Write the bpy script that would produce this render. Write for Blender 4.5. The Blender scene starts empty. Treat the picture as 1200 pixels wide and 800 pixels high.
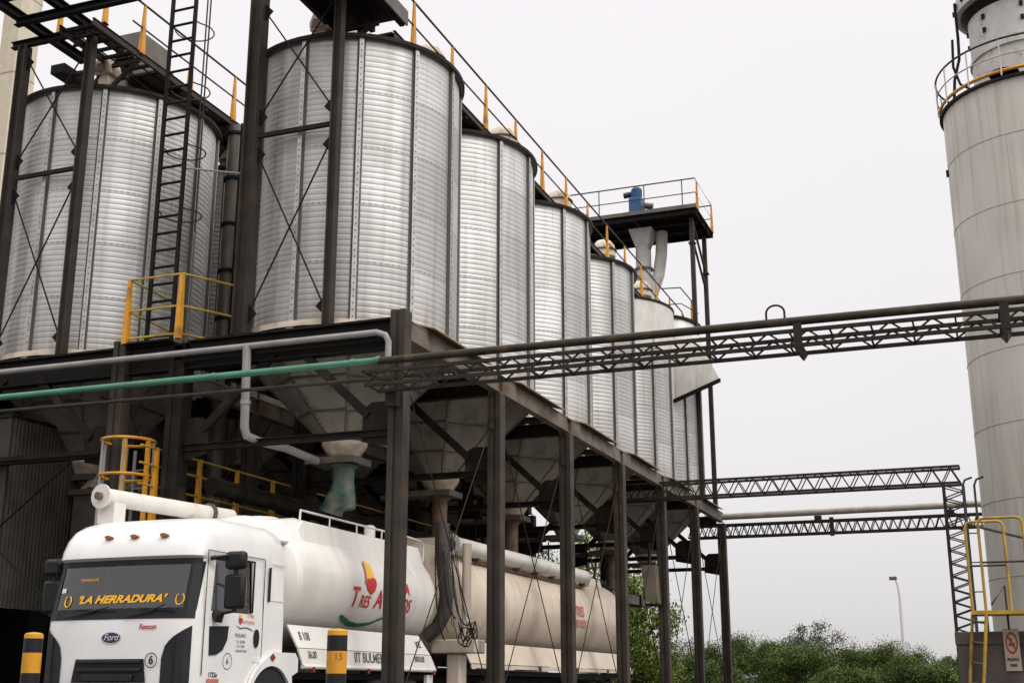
import bpy, bmesh, math, random
import numpy as np
from mathutils import Vector, Matrix
random.seed(7); rng = np.random.default_rng(11)
R = math.radians
scn = bpy.context.scene
COL = scn.collection
ORG = {}

# ------------------------------------------------------------------ mesh helper
class MB:
    def __init__(s): s.v = []; s.f = []; s.m = []; s.mi = 0; s.uv = {}
    def add(s, vs, fs):
        o = len(s.v); s.v += [tuple(p) for p in vs]
        for f in fs: s.f.append(tuple(o + i for i in f)); s.m.append(s.mi)
        return s
    def box(s, cx, cy, cz, sx, sy, sz):
        a, b, c = sx/2, sy/2, sz/2
        vs = [(cx+i*a, cy+j*b, cz+k*c) for k in (-1, 1) for j in (-1, 1) for i in (-1, 1)]
        return s.add(vs, [(0,2,3,1),(4,5,7,6),(0,1,5,4),(2,6,7,3),(0,4,6,2),(1,3,7,5)])
    def box2(s, x0, x1, y0, y1, z0, z1):
        return s.box((x0+x1)/2, (y0+y1)/2, (z0+z1)/2, abs(x1-x0), abs(y1-y0), abs(z1-z0))
    def frame(s, p0, p1, up=(0, 0, 1)):
        p0, p1 = Vector(p0), Vector(p1); d = (p1-p0).normalized(); u = Vector(up)
        if abs(d.dot(u)) > .97: u = Vector((0, 1, 0)) if abs(d.y) < .9 else Vector((1, 0, 0))
        x = d.cross(u).normalized(); y = x.cross(d).normalized()
        return p0, p1, d, x, y
    def bar(s, p0, p1, w, h=None, w1=None, h1=None, up=(0, 0, 1)):
        h = h or w; w1 = w1 or w; h1 = h1 or h
        p0, p1, d, x, y = s.frame(p0, p1, up)
        vs = []
        for p, a, b in ((p0, w/2, h/2), (p1, w1/2, h1/2)):
            vs += [p-x*a-y*b, p+x*a-y*b, p+x*a+y*b, p-x*a+y*b]
        return s.add(vs, [(3,2,1,0),(4,5,6,7),(0,1,5,4),(1,2,6,5),(2,3,7,6),(3,0,4,7)])
    def ibeam(s, p0, p1, w, h, t=.02, up=(0, 0, 1)):
        p0, p1, d, x, y = s.frame(p0, p1, up)
        o = y*(h/2-t/2)
        s.bar(p0+o, p1+o, w, t, up=up); s.bar(p0-o, p1-o, w, t, up=up)
        return s.bar(p0, p1, t, h-2*t-.0004, up=up)
    def tube(s, p0, p1, r, n=8, r1=None, caps=True):
        r1 = r if r1 is None else r1
        p0, p1, d, x, y = s.frame(p0, p1)
        vs = []
        for p, q in ((p0, r), (p1, r1)):
            for i in range(n):
                a = 2*math.pi*i/n; vs.append(p + x*math.cos(a)*q + y*math.sin(a)*q)
        fs = [(i, (i+1) % n, n+(i+1) % n, n+i) for i in range(n)]
        if caps: fs += [tuple(range(n))[::-1], tuple(range(n, 2*n))]
        return s.add(vs, fs)
    def path(s, pts, r, n=8, closed=False, rs=None):
        P = [Vector(p) for p in pts]; k = len(P); vs = []; fs = []
        ref = None
        for i in range(k):
            a = P[i-1] if (i > 0 or closed) else P[0]; b = P[(i+1) % k] if (i < k-1 or closed) else P[-1]
            d = (b-a).normalized()
            if ref is None:
                u = Vector((0, 0, 1)) if abs(d.z) < .9 else Vector((0, 1, 0)); ref = d.cross(u).normalized()
            x = (ref - d*ref.dot(d)).normalized(); ref = x; y = x.cross(d)
            q = rs[i] if rs else r
            for j in range(n):
                t = 2*math.pi*j/n; vs.append(P[i]+x*math.cos(t)*q+y*math.sin(t)*q)
        for i in range(k if closed else k-1):
            i2 = (i+1) % k
            for j in range(n): fs.append((i*n+j, i*n+(j+1) % n, i2*n+(j+1) % n, i2*n+j))
        if not closed: fs += [tuple(range(n))[::-1], tuple(range((k-1)*n, k*n))]
        return s.add(vs, fs)
    def hoop(s, c, rad, r, a0=0, a1=360, n=28, m=6):
        full = abs(a1-a0) >= 360
        k = n if full else n+1
        pts = [(c[0]+rad*math.cos(R(a0+(a1-a0)*i/n)), c[1]+rad*math.sin(R(a0+(a1-a0)*i/n)), c[2]) for i in range(k)]
        return s.path(pts, r, m, closed=full)
    def lathe(s, prof, c=(0, 0, 0), n=32, off=0, cap0=False, cap1=False):
        vs = []; k = len(prof)
        for r, z in prof:
            for i in range(n):
                a = 2*math.pi*i/n+off; vs.append((c[0]+r*math.cos(a), c[1]+r*math.sin(a), c[2]+z))
        fs = [(j*n+i, j*n+(i+1) % n, (j+1)*n+(i+1) % n, (j+1)*n+i) for j in range(k-1) for i in range(n)]
        if cap0: fs.append(tuple(range(n))[::-1])
        if cap1: fs.append(tuple(range((k-1)*n, k*n)))
        return s.add(vs, fs)
    def lathe_y(s, prof, c, ax, az, n=40, caps=True):   # elliptic body along Y: prof = (scale, y)
        vs = []; k = len(prof)
        for q, y in prof:
            for i in range(n):
                a = 2*math.pi*i/n; vs.append((c[0]+ax*q*math.cos(a), y, c[2]+az*q*math.sin(a)))
        fs = [(j*n+(i+1) % n, j*n+i, (j+1)*n+i, (j+1)*n+(i+1) % n) for j in range(k-1) for i in range(n)]
        if caps: fs += [tuple(range(n)), tuple(range((k-1)*n, k*n))[::-1]]
        return s.add(vs, fs)
    def prism(s, pts, vec):
        n = len(pts); v = Vector(vec); a = [Vector(p) for p in pts]
        return s.add(a + [p+v for p in a], [tuple(range(n))[::-1], tuple(range(n, 2*n))] + [(i, (i+1) % n, n+(i+1) % n, n+i) for i in range(n)])
    def ball(s, c, r, n=10, sz=1):
        prof = [(r*math.sin(math.pi*i/n)+1e-4, -r*sz*math.cos(math.pi*i/n)) for i in range(n+1)]
        return s.lathe(prof, c, n*2)
    def build(s, name, mats, parent=None, smooth=35, bevel=0):
        org = ORG.get(parent, Vector((0, 0, 0))) if parent else Vector((0, 0, 0))
        me = bpy.data.meshes.new(name)
        me.from_pydata([(p[0]-org.x, p[1]-org.y, p[2]-org.z) for p in s.v], [], s.f)
        if not isinstance(mats, (list, tuple)): mats = [mats]
        for m in mats: me.materials.append(m)
        if len(mats) > 1: me.polygons.foreach_set('material_index', s.m)
        me.update()
        o = bpy.data.objects.new(name, me); COL.objects.link(o)
        if smooth:
            me.polygons.foreach_set('use_smooth', [True]*len(me.polygons)); me.set_sharp_from_angle(angle=R(smooth))
        if parent: o.parent = parent; ORG[o] = org
        else: ORG[o] = Vector((0, 0, 0))
        if bevel:
            b = o.modifiers.new('edge', 'BEVEL'); b.width = bevel; b.segments = 2; b.limit_method = 'ANGLE'
        return o

def tag(o, label=None, cat=None, group=None, kind=None):
    if label: o['label'] = label
    if cat: o['category'] = cat
    if group: o['group'] = group
    if kind: o['kind'] = kind
    return o
def thing(name, loc, label, cat, group=None):
    o = bpy.data.objects.new(name, None); COL.objects.link(o); o.location = loc; o.empty_display_size = .2
    ORG[o] = Vector(loc); return tag(o, label, cat, group)
def copy_tree(o, parent=None):
    c = o.copy(); COL.objects.link(c); c.parent = parent
    for ch in list(o.children): copy_tree(ch, c)
    return c

# ------------------------------------------------------------------ materials
def mat(name, col, rough=.6, metal=0., drip=0., var=.0, vscale=3., streak=0., streak_col=(.1, .06, .03), bump=0., bscale=30., coat=0., spec=.5, rust=0., rust_col=(.16, .06, .02), rscale=2.5):
    m = bpy.data.materials.new(name); m.use_nodes = True; nt = m.node_tree; N = nt.nodes; L = nt.links
    b = N['Principled BSDF']; b.inputs['Base Color'].default_value = (*col, 1); b.inputs['Roughness'].default_value = rough
    b.inputs['Metallic'].default_value = metal; b.inputs['Specular IOR Level'].default_value = spec
    if coat: b.inputs['Coat Weight'].default_value = coat; b.inputs['Coat Roughness'].default_value = .12
    tc = N.new('ShaderNodeTexCoord'); out = None
    def noise(scale, det=5, sc=None):
        n = N.new('ShaderNodeTexNoise'); n.inputs['Scale'].default_value = scale; n.inputs['Detail'].default_value = det
        if sc:
            mp = N.new('ShaderNodeMapping'); mp.inputs['Scale'].default_value = sc; L.new(tc.outputs['Object'], mp.inputs[0]); L.new(mp.outputs[0], n.inputs['Vector'])
        else: L.new(tc.outputs['Object'], n.inputs['Vector'])
        return n
    def mix(fac, a, bcol):
        x = N.new('ShaderNodeMix'); x.data_type = 'RGBA'; L.new(fac, x.inputs[0])
        if isinstance(a, tuple): x.inputs[6].default_value = (*a, 1)
        else: L.new(a, x.inputs[6])
        x.inputs[7].default_value = (*bcol, 1); return x.outputs[2]
    def ramp(src, lo, hi, top=1.):
        r = N.new('ShaderNodeMapRange'); r.inputs[1].default_value = lo; r.inputs[2].default_value = hi; r.inputs[4].default_value = top; L.new(src, r.inputs[0]); return r.outputs[0]
    cur = col
    if var:
        n = noise(vscale, 6); cur = mix(ramp(n.outputs[0], .35, .75), tuple(min(1, c*(1+var*.5)) for c in col), tuple(c*(1-var) for c in col))
        rr = N.new('ShaderNodeMapRange'); rr.inputs[3].default_value = max(0.02, rough-.12); rr.inputs[4].default_value = min(1, rough+.15); L.new(n.outputs[0], rr.inputs[0]); L.new(rr.outputs[0], b.inputs['Roughness'])
    if streak:
        n = noise(1.0, 4, (5, 5, .25)); cur = mix(ramp(n.outputs[0], .52, .75, streak), cur, streak_col)
    if drip:
        n = noise(1.0, 3, (3.2, 3.2, .10)); cur = mix(ramp(n.outputs[0], .60, .70, drip), cur, rust_col)
    if rust:
        n = noise(rscale, 8); cur = mix(ramp(n.outputs[0], .62-.25*rust, .72, .9), cur, rust_col)
    if not isinstance(cur, tuple): L.new(cur, b.inputs['Base Color'])
    if bump:
        n = noise(bscale, 4); bp = N.new('ShaderNodeBump'); bp.inputs['Strength'].default_value = bump; bp.inputs['Distance'].default_value = .02
        L.new(n.outputs[0], bp.inputs['Height']); L.new(bp.outputs[0], b.inputs['Normal'])
    return m

MT = {}
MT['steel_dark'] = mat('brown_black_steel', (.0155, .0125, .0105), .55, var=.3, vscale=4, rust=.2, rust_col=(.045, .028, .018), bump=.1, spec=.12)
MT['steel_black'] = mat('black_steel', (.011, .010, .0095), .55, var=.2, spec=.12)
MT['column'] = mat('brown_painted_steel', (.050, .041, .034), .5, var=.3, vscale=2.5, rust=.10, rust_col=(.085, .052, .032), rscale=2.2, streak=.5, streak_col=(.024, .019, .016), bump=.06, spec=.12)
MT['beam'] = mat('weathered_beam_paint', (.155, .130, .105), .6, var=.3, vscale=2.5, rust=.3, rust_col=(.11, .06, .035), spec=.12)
MT['rail'] = mat('dark_handrail_paint', (.055, .046, .040), .5, var=.2, spec=.12)
MT['truss'] = mat('olive_brown_steel', (.030, .025, .020), .5, var=.3, vscale=5, rust=.3, rust_col=(.06, .036, .022), spec=.12)
MT['yellow'] = mat('safety_yellow_paint', (.60, .265, .010), .45, var=.25, vscale=5, rust=.15, rust_col=(.25, .11, .02))
MT['yellow_old'] = mat('weathered_yellow_paint', (.42, .26, .02), .5, var=.35, vscale=6, rust=.3, rust_col=(.20, .11, .03))
MT['cream'] = mat('cream_paint', (.62, .53, .42), .55, var=.2, rust=.35, rust_col=(.28, .12, .05), rscale=3)
MT['white_truck'] = mat('white_vehicle_paint', (.76, .745, .72), .30, var=.08, vscale=1.6, coat=.4, streak=.16, streak_col=(.50, .45, .38))
MT['white_tank'] = mat('tank_white_paint', (.76, .725, .67), .33, var=.08, vscale=1.2, coat=.3, streak=.30, streak_col=(.52, .45, .36))
MT['cream_tank'] = mat('trailer_cream_paint', (.68, .575, .455), .38, var=.12, vscale=1.5, coat=.15, streak=.55, streak_col=(.40, .31, .22))
MT['white_pipe'] = mat('white_pipe_paint', (.70, .665, .61), .4, var=.12, rust=.12, rust_col=(.45, .36, .27))
MT['plastic'] = mat('black_plastic', (.010, .010, .011), .42, var=.2, spec=.3)
MT['plastic2'] = mat('charcoal_plastic', (.017, .016, .018), .5, var=.2, spec=.3)
MT['rubber'] = mat('tyre_rubber', (.015, .015, .015), .8, var=.3, bump=.2)
MT['amber'] = mat('amber_lens', (.34, .10, .02), .2)
MT['red_lens'] = mat('red_lens', (.22, .025, .02), .25)
MT['grey_pipe'] = mat('grey_pipe_paint', (.27, .26, .25), .45, var=.2)
MT['green_pipe'] = mat('green_pipe_paint', (.060, .205, .125), .4, var=.22, vscale=2)
MT['bronze_pipe'] = mat('dark_olive_pipe_paint', (.046, .040, .029), .45, var=.25, rust=.25, rust_col=(.13, .075, .035), spec=.12)
MT['teal'] = mat('chipped_teal_paint', (.020, .082, .072), .5, var=.3, rust=.95, rust_col=(.21, .175, .12), rscale=4.5)
MT['dull'] = mat('dull_galvanised_steel', (.13, .117, .10), .45, metal=.4, var=.3, rust=.3, rust_col=(.16, .10, .06))
MT['hopper'] = mat('hopper_sheet_steel', (.27, .248, .215), .5, metal=.25, var=.25, vscale=1.6, streak=.7, streak_col=(.12, .095, .07))
MT['rusty'] = mat('rusted_sheet', (.13, .088, .062), .7, var=.4, vscale=6, rust=.5)
MT['hood'] = mat('pale_sheet_steel', (.70, .675, .63), .5, metal=.15, var=.12, streak=.4, streak_col=(.30, .27, .20))
MT['blue'] = mat('motor_blue_paint', (.022, .095, .22), .4, var=.25)
MT['navy'] = mat('navy_paint', (.018, .026, .06), .45)
MT['tower'] = mat('grey_tower_paint', (.56, .53, .475), .6, drip=.32, rust_col=(.30, .215, .12), var=.14, vscale=.5, streak=.55, streak_col=(.36, .31, .23), bump=.05, bscale=8)
MT['tower_cap'] = mat('pale_grey_paint', (.54, .52, .49), .55, var=.15, rust=.25, rust_col=(.22, .15, .10))
MT['plinth'] = mat('stained_concrete', (.105, .086, .074), .85, var=.4, vscale=2.2, streak=.6, streak_col=(.07, .055, .05), bump=.5, bscale=20)
MT['ground'] = mat('packed_dirt', (.072, .060, .047), .95, var=.4, vscale=.25, bump=.6, bscale=6)
MT['concrete'] = mat('worn_yard_asphalt', (.058, .051, .044), .85, var=.3, vscale=.5, bump=.3, bscale=25)
MT['cream_wall'] = mat('cream_plaster', (.60, .53, .41), .8, var=.12, streak=.4, streak_col=(.42, .34, .24))
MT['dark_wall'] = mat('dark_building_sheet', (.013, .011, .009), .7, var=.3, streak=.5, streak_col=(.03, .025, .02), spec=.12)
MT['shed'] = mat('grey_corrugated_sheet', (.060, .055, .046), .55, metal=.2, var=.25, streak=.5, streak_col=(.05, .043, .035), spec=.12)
MT['lamp'] = mat('pale_lamp_post_paint', (.62, .62, .62), .5)
MT['red'] = mat('red_sign_paint', (.52, .025, .025), .5, var=.1)
MT['red_faded'] = mat('faded_red_sign_paint', (.50, .16, .13), .6, var=.3)
MT['orange_sign'] = mat('sign_yellow_paint', (.85, .50, .04), .5)
MT['sticker'] = mat('yellow_window_lettering', (.80, .40, .012), .5)
MT['green_sign'] = mat('green_sign_paint', (.015, .14, .075), .5)
MT['black_sign'] = mat('black_lettering', (.02, .02, .022), .5)
MT['worn'] = mat('worn_number_paint', (.26, .13, .01), .6)
MT['grey_sign'] = mat('faded_grey_lettering', (.11, .11, .11), .6)
MT['chrome'] = mat('chrome_trim', (.75, .75, .75), .18, metal=1)
MT['sign_board'] = mat('weathered_sign_board', (.58, .46, .36), .6, var=.2)
MT['sign_red'] = mat('sign_brown_red', (.36, .07, .04), .6, var=.2)
MT['pale_pipe'] = mat('dusty_pale_pipe_paint', (.40, .355, .305), .55, var=.2, streak=.2)
MT['edge'] = mat('rust_stained_plate', (.30, .22, .15), .65, var=.3, rust=.8, rust_col=(.25, .10, .04), rscale=2)
MT['grain'] = mat('dusty_grain', (.40, .33, .24), .95, var=.4, vscale=14, bump=.8, bscale=40)
MT['hose'] = mat('ribbed_grey_hose', (.075, .064, .056), .65, var=.2)
MT['fabric'] = mat('dark_seat_fabric', (.035, .035, .04), .9)
MT['lining'] = mat('grey_cab_lining', (.50, .495, .48), .8)
MT['curtain'] = mat('grey_cab_curtain', (.16, .155, .15), .9)
MT['seam'] = mat('tower_weld_seam', (.33, .31, .28), .7)
MT['galv_trim'] = mat('galvanised_trim', (.44, .43, .41), .42, metal=.75, var=.25, vscale=6)
MT['bolt_shade'] = mat('dark_bolt_and_gap_shade', (.085, .08, .073), .6)  # dark bolts, and the gap shadow painted along the stiffener flanges
MT['headlight'] = mat('headlight_lens', (.55, .56, .58), .08, metal=.3, coat=1)
MT['bark'] = mat('tree_bark', (.09, .07, .055), .9, var=.4, vscale=8)

def glass(name, tint, rough=.03):
    m = bpy.data.materials.new(name); m.use_nodes = True; nt = m.node_tree; N = nt.nodes; L = nt.links
    N.remove(N['Principled BSDF']); out = N['Material Output']
    t = N.new('ShaderNodeBsdfTransparent'); t.inputs[0].default_value = (*tint, 1)
    g = N.new('ShaderNodeBsdfGlossy'); g.inputs['Roughness'].default_value = rough
    f = N.new('ShaderNodeFresnel'); f.inputs[0].default_value = 2.1
    x = N.new('ShaderNodeMixShader'); L.new(f.outputs[0], x.inputs[0]); L.new(t.outputs[0], x.inputs[1]); L.new(g.outputs[0], x.inputs[2]); L.new(x.outputs[0], out.inputs[0])
    return m
MT['glass'] = glass('cab_window_glass', (.88, .90, .89))

def galv():
    m = bpy.data.materials.new('galvanised_corrugated_sheet'); m.use_nodes = True; nt = m.node_tree; N = nt.nodes; L = nt.links
    b = N['Principled BSDF']; b.inputs['Metallic'].default_value = .62
    uv = N.new('ShaderNodeUVMap'); tc = N.new('ShaderNodeTexCoord'); oi = N.new('ShaderNodeObjectInfo')
    br = N.new('ShaderNodeTexBrick'); br.offset = .5; br.inputs['Scale'].default_value = 1; br.inputs['Brick Width'].default_value = 2*math.pi*2.05/6
    br.inputs['Row Height'].default_value = 1.1; br.inputs['Mortar Size'].default_value = .012; br.inputs['Mortar Smooth'].default_value = .3
    br.inputs['Color1'].default_value = (.41, .405, .395, 1); br.inputs['Color2'].default_value = (.61, .602, .585, 1); br.inputs['Mortar'].default_value = (.33, .32, .31, 1)
    L.new(uv.outputs[0], br.inputs[0])
    # spangle, vertical streaks, dust
    add = N.new('ShaderNodeVectorMath'); add.operation = 'ADD'; L.new(tc.outputs['Object'], add.inputs[0])
    sc = N.new('ShaderNodeVectorMath'); sc.operation = 'SCALE'; sc.inputs[3].default_value = 37.; L.new(oi.outputs['Random'], sc.inputs[0]); L.new(sc.outputs[0], add.inputs[1])
    n1 = N.new('ShaderNodeTexNoise'); n1.inputs['Scale'].default_value = 1.1; n1.inputs['Detail'].default_value = 7; L.new(add.outputs[0], n1.inputs['Vector'])
    mp = N.new('ShaderNodeMapping'); mp.inputs['Scale'].default_value = (7, 7, .22); L.new(add.outputs[0], mp.inputs[0])
    n2 = N.new('ShaderNodeTexNoise'); n2.inputs['Scale'].default_value = 1; n2.inputs['Detail'].default_value = 5; L.new(mp.outputs[0], n2.inputs['Vector'])
    def mr(src, a, bb, c, d):
        r = N.new('ShaderNodeMapRange'); L.new(src, r.inputs[0])
        for i, q in enumerate((a, bb, c, d)): r.inputs[i+1].default_value = q
        return r.outputs[0]
    def mx(fac, A, colr, blend='MIX'):
        x = N.new('ShaderNodeMix'); x.data_type = 'RGBA'; x.blend_type = blend
        L.new(fac, x.inputs[0]); L.new(A, x.inputs[6]); x.inputs[7].default_value = (*colr, 1); return x.outputs[2]
    c = mx(mr(n1.outputs[0], .40, .72, 0, .55), br.outputs[0], (.36, .35, .335))
    c = mx(mr(n2.outputs[0], .52, .74, 0, .50), c, (.25, .235, .21))
    # rows of seam bolts
    sp = N.new('ShaderNodeSeparateXYZ'); L.new(uv.outputs[0], sp.inputs[0])
    def math_(op, a, bb=None):
        x = N.new('ShaderNodeMath'); x.operation = op
        for i, q in enumerate((a, bb)):
            if q is None: continue
            if isinstance(q, (int, float)): x.inputs[i].default_value = q
            else: L.new(q, x.inputs[i])
        return x.outputs[0]
    fu = math_('ABSOLUTE', math_('SUBTRACT', math_('FRACT', math_('DIVIDE', sp.outputs[0], .115)), .5))
    fv = math_('ABSOLUTE', math_('SUBTRACT', math_('FRACT', math_('DIVIDE', math_('ADD', sp.outputs[1], .55), 1.1)), .5))
    dot = math_('MULTIPLY', math_('LESS_THAN', fu, .16), math_('LESS_THAN', fv, .022))
    c = mx(math_('MULTIPLY', dot, .42), c, (.12, .11, .10))
    # grime at the foot
    c = mx(math_('MULTIPLY', mr(sp.outputs[1], .0, .55, .55, 0), mr(n2.outputs[0], .35, .6, .2, 1)), c, (.24, .18, .13))
    sp2 = N.new('ShaderNodeSeparateXYZ'); L.new(tc.outputs['Object'], sp2.inputs[0])
    n3 = N.new('ShaderNodeTexNoise'); n3.inputs['Scale'].default_value = 1; n3.inputs['Detail'].default_value = 3
    mp3 = N.new('ShaderNodeMapping'); mp3.inputs['Scale'].default_value = (2.2, 2.2, .09); L.new(add.outputs[0], mp3.inputs[0]); L.new(mp3.outputs[0], n3.inputs['Vector'])
    c = mx(mr(n3.outputs[0], .50, .68, 0, .6), c, (.27, .262, .25))
    tone = N.new('ShaderNodeMix'); tone.data_type = 'RGBA'; tone.blend_type = 'MULTIPLY'; tone.inputs[0].default_value = 1; L.new(c, tone.inputs[6])
    L.new(mr(oi.outputs['Random'], 0, 1, 1.06, 1.30), tone.inputs[7]); c = tone.outputs[2]
    L.new(c, b.inputs['Base Color'])
    L.new(mr(n1.outputs[0], .3, .7, .44, .58), b.inputs['Roughness'])
    return m
MT['galv'] = galv()

def leafmat(name, c1, c2):
    m = bpy.data.materials.new(name); m.use_nodes = True; nt = m.node_tree; N = nt.nodes; L = nt.links
    b = N['Principled BSDF']; b.inputs['Roughness'].default_value = .55
    g = N.new('ShaderNodeNewGeometry'); x = N.new('ShaderNodeMix'); x.data_type = 'RGBA'
    x.inputs[6].default_value = (*c1, 1); x.inputs[7].default_value = (*c2, 1)
    L.new(g.outputs['Random Per Island'], x.inputs[0]); L.new(x.outputs[2], b.inputs['Base Color'])
    t = N.new('ShaderNodeBsdfTranslucent'); L.new(x.outputs[2], t.inputs[0]); mxs = N.new('ShaderNodeMixShader'); mxs.inputs[0].default_value = .25
    L.new(b.outputs[0], mxs.inputs[1]); L.new(t.outputs[0], mxs.inputs[2]); L.new(mxs.outputs[0], N['Material Output'].inputs[0])
    return m
MT['leaf_dark'] = leafmat('dark_green_leaves', (.042, .078, .008), (.15, .21, .034))
MT['leaf_bright'] = leafmat('bright_green_leaves', (.14, .21, .025), (.30, .37, .07))
MT['leaf_hazed'] = leafmat('haze_greyed_leaves', (.11, .115, .085), (.20, .20, .165))  # distance haze is mixed into this leaf colour

# ------------------------------------------------------------------ camera, world, light
F = 1470.; PITCH = math.atan(405/1470.); YAW = R(20.8); H = .9
fh = Vector((-math.sin(YAW), math.cos(YAW), 0)); rt = Vector((math.cos(YAW), math.sin(YAW), 0)); up = Vector((0, 0, 1))
fw = fh*math.cos(PITCH)+up*math.sin(PITCH); uv_ = up*math.cos(PITCH)-fh*math.sin(PITCH)
cam = bpy.data.cameras.new('camera'); cam.sensor_width = 36; cam.lens = 36*F/1200; cam.clip_end = 3000; cam.clip_start = .05
co = bpy.data.objects.new('camera', cam); COL.objects.link(co)
co.matrix_world = Matrix(((rt.x, uv_.x, -fw.x, 0), (rt.y, uv_.y, -fw.y, 0), (rt.z, uv_.z, -fw.z, H), (0, 0, 0, 1)))
scn.camera = co
w = bpy.data.worlds.new('World'); scn.world = w; w.use_nodes = True
nt = w.node_tree; N = nt.nodes; L = nt.links
sky = N.new('ShaderNodeTexSky'); sky.sky_type = 'NISHITA'; sky.sun_disc = False; sky.sun_elevation = R(44); sky.sun_rotation = R(112); sky.dust_density = 4
hs = N.new('ShaderNodeHueSaturation'); hs.inputs['Saturation'].default_value = .12; L.new(sky.outputs[0], hs.inputs['Color'])
bg1 = N['Background']; bg1.inputs[1].default_value = .05; L.new(hs.outputs[0], bg1.inputs[0])
tc = N.new('ShaderNodeTexCoord'); sp = N.new('ShaderNodeSeparateXYZ'); L.new(tc.outputs['Generated'], sp.inputs[0])
nz = N.new('ShaderNodeTexNoise'); nz.inputs['Scale'].default_value = 2.2; nz.inputs['Detail'].default_value = 3; L.new(tc.outputs['Generated'], nz.inputs['Vector'])
ad = N.new('ShaderNodeMath'); ad.operation = 'MULTIPLY_ADD'; ad.inputs[1].default_value = .14; L.new(nz.outputs[0], ad.inputs[0]); L.new(sp.outputs[2], ad.inputs[2])
rp = N.new('ShaderNodeValToRGB'); L.new(ad.outputs[0], rp.inputs[0]); e = rp.color_ramp.elements
e[0].position = .05; e[0].color = (.244, .236, .236, 1); e[1].position = 1; e[1].color = (.92, .92, .94, 1)
for p, c in ((.30, (.286, .275, .280, 1)), (.66, (.338, .325, .334, 1)), (.82, (.66, .645, .65, 1))): q = e.new(p); q.color = c
bg2 = N.new('ShaderNodeBackground'); bg2.inputs[1].default_value = 2.5; L.new(rp.outputs[0], bg2.inputs[0])
asum = N.new('ShaderNodeAddShader'); L.new(bg1.outputs[0], asum.inputs[0]); L.new(bg2.outputs[0], asum.inputs[1]); L.new(asum.outputs[0], N['World Output'].inputs[0])
sl = bpy.data.lights.new('sun', 'SUN'); sl.energy = 1.0; sl.angle = R(22); sl.color = (1, .945, .87)
so = bpy.data.objects.new('sun', sl); COL.objects.link(so); so.location = (10, -20, 40)
sd = Vector((math.sin(R(112))*math.cos(R(44)), math.cos(R(112))*math.cos(R(44)), math.sin(R(44))))
so.rotation_euler = sd.to_track_quat('Z', 'Y').to_euler()
scn.view_settings.view_transform = 'Standard'; scn.view_settings.look = 'None'; scn.view_settings.exposure = 0; scn.view_settings.gamma = 1
scn.cycles.max_bounces = 7; scn.cycles.transparent_max_bounces = 12
try: scn.cycles.use_denoising = True
except Exception: pass

# ------------------------------------------------------------------ ground
tag(MB().box2(-1500, 1500, -1200, 1800, -.3, -.006).build('ground', MT['ground'], smooth=0), kind='structure')
tag(MB().box2(-21, 9, -8, 60, -.05, 0).build('yard_pavement', MT['concrete'], smooth=0), kind='structure')

# ------------------------------------------------------------------ silos
SX, SY0, PIT, SR = -11.08, 20.4, 4.36, 2.05
Z0, Z1 = 7.05, 12.55
COLY = [18.2+4.36*k for k in range(7)]
def shell_obj(parent, z0=Z0, z1=Z1):
    n = 112; waves = int(round((z1-z0)/1.1*10)); T = np.array([0, .22, .36, .44, .5, .56, .64, .78]); p_ = (z1-z0)/waves
    t_ = np.concatenate([np.arange(waves)[:, None]+T[None, :]], 1).reshape(-1); t_ = np.append(t_, waves); zs = z0+t_*p_; rows = len(zs)-1
    fr_ = t_-np.floor(t_); rr = SR-.0042*np.exp(-((fr_-.5)/.11)**2)+.0007*np.cos(fr_*2*math.pi)
    an = np.linspace(0, 2*math.pi, n, endpoint=False)
    V = np.stack([np.outer(rr, np.cos(an)), np.outer(rr, np.sin(an)), np.repeat(zs[:, None], n, 1)], -1).reshape(-1, 3)
    i = np.arange(n); j = np.arange(rows)[:, None]
    Fq = np.stack([j*n+i, j*n+(i+1) % n, (j+1)*n+(i+1) % n, (j+1)*n+i], -1).reshape(-1, 4)
    me = bpy.data.meshes.new('shell'); me.from_pydata(V.tolist(), [], Fq.tolist()); me.materials.append(MT['galv'])
    u = np.arange(n+1)*2*math.pi*SR/n
    uvl = me.uv_layers.new(name='UVMap')
    U = np.zeros((rows, n, 4, 2)); zz = zs-z0
    U[:, :, 0, 0] = u[i]; U[:, :, 1, 0] = u[i+1]; U[:, :, 2, 0] = u[i+1]; U[:, :, 3, 0] = u[i]
    U[:, :, 0, 1] = zz[:-1, None]; U[:, :, 1, 1] = zz[:-1, None]; U[:, :, 2, 1] = zz[1:, None]; U[:, :, 3, 1] = zz[1:, None]
    uvl.data.foreach_set('uv', U.reshape(-1)); me.polygons.foreach_set('use_smooth', [True]*len(me.polygons)); me.update()
    o = bpy.data.objects.new('shell', me); COL.objects.link(o); o.parent = parent; return o
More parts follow.
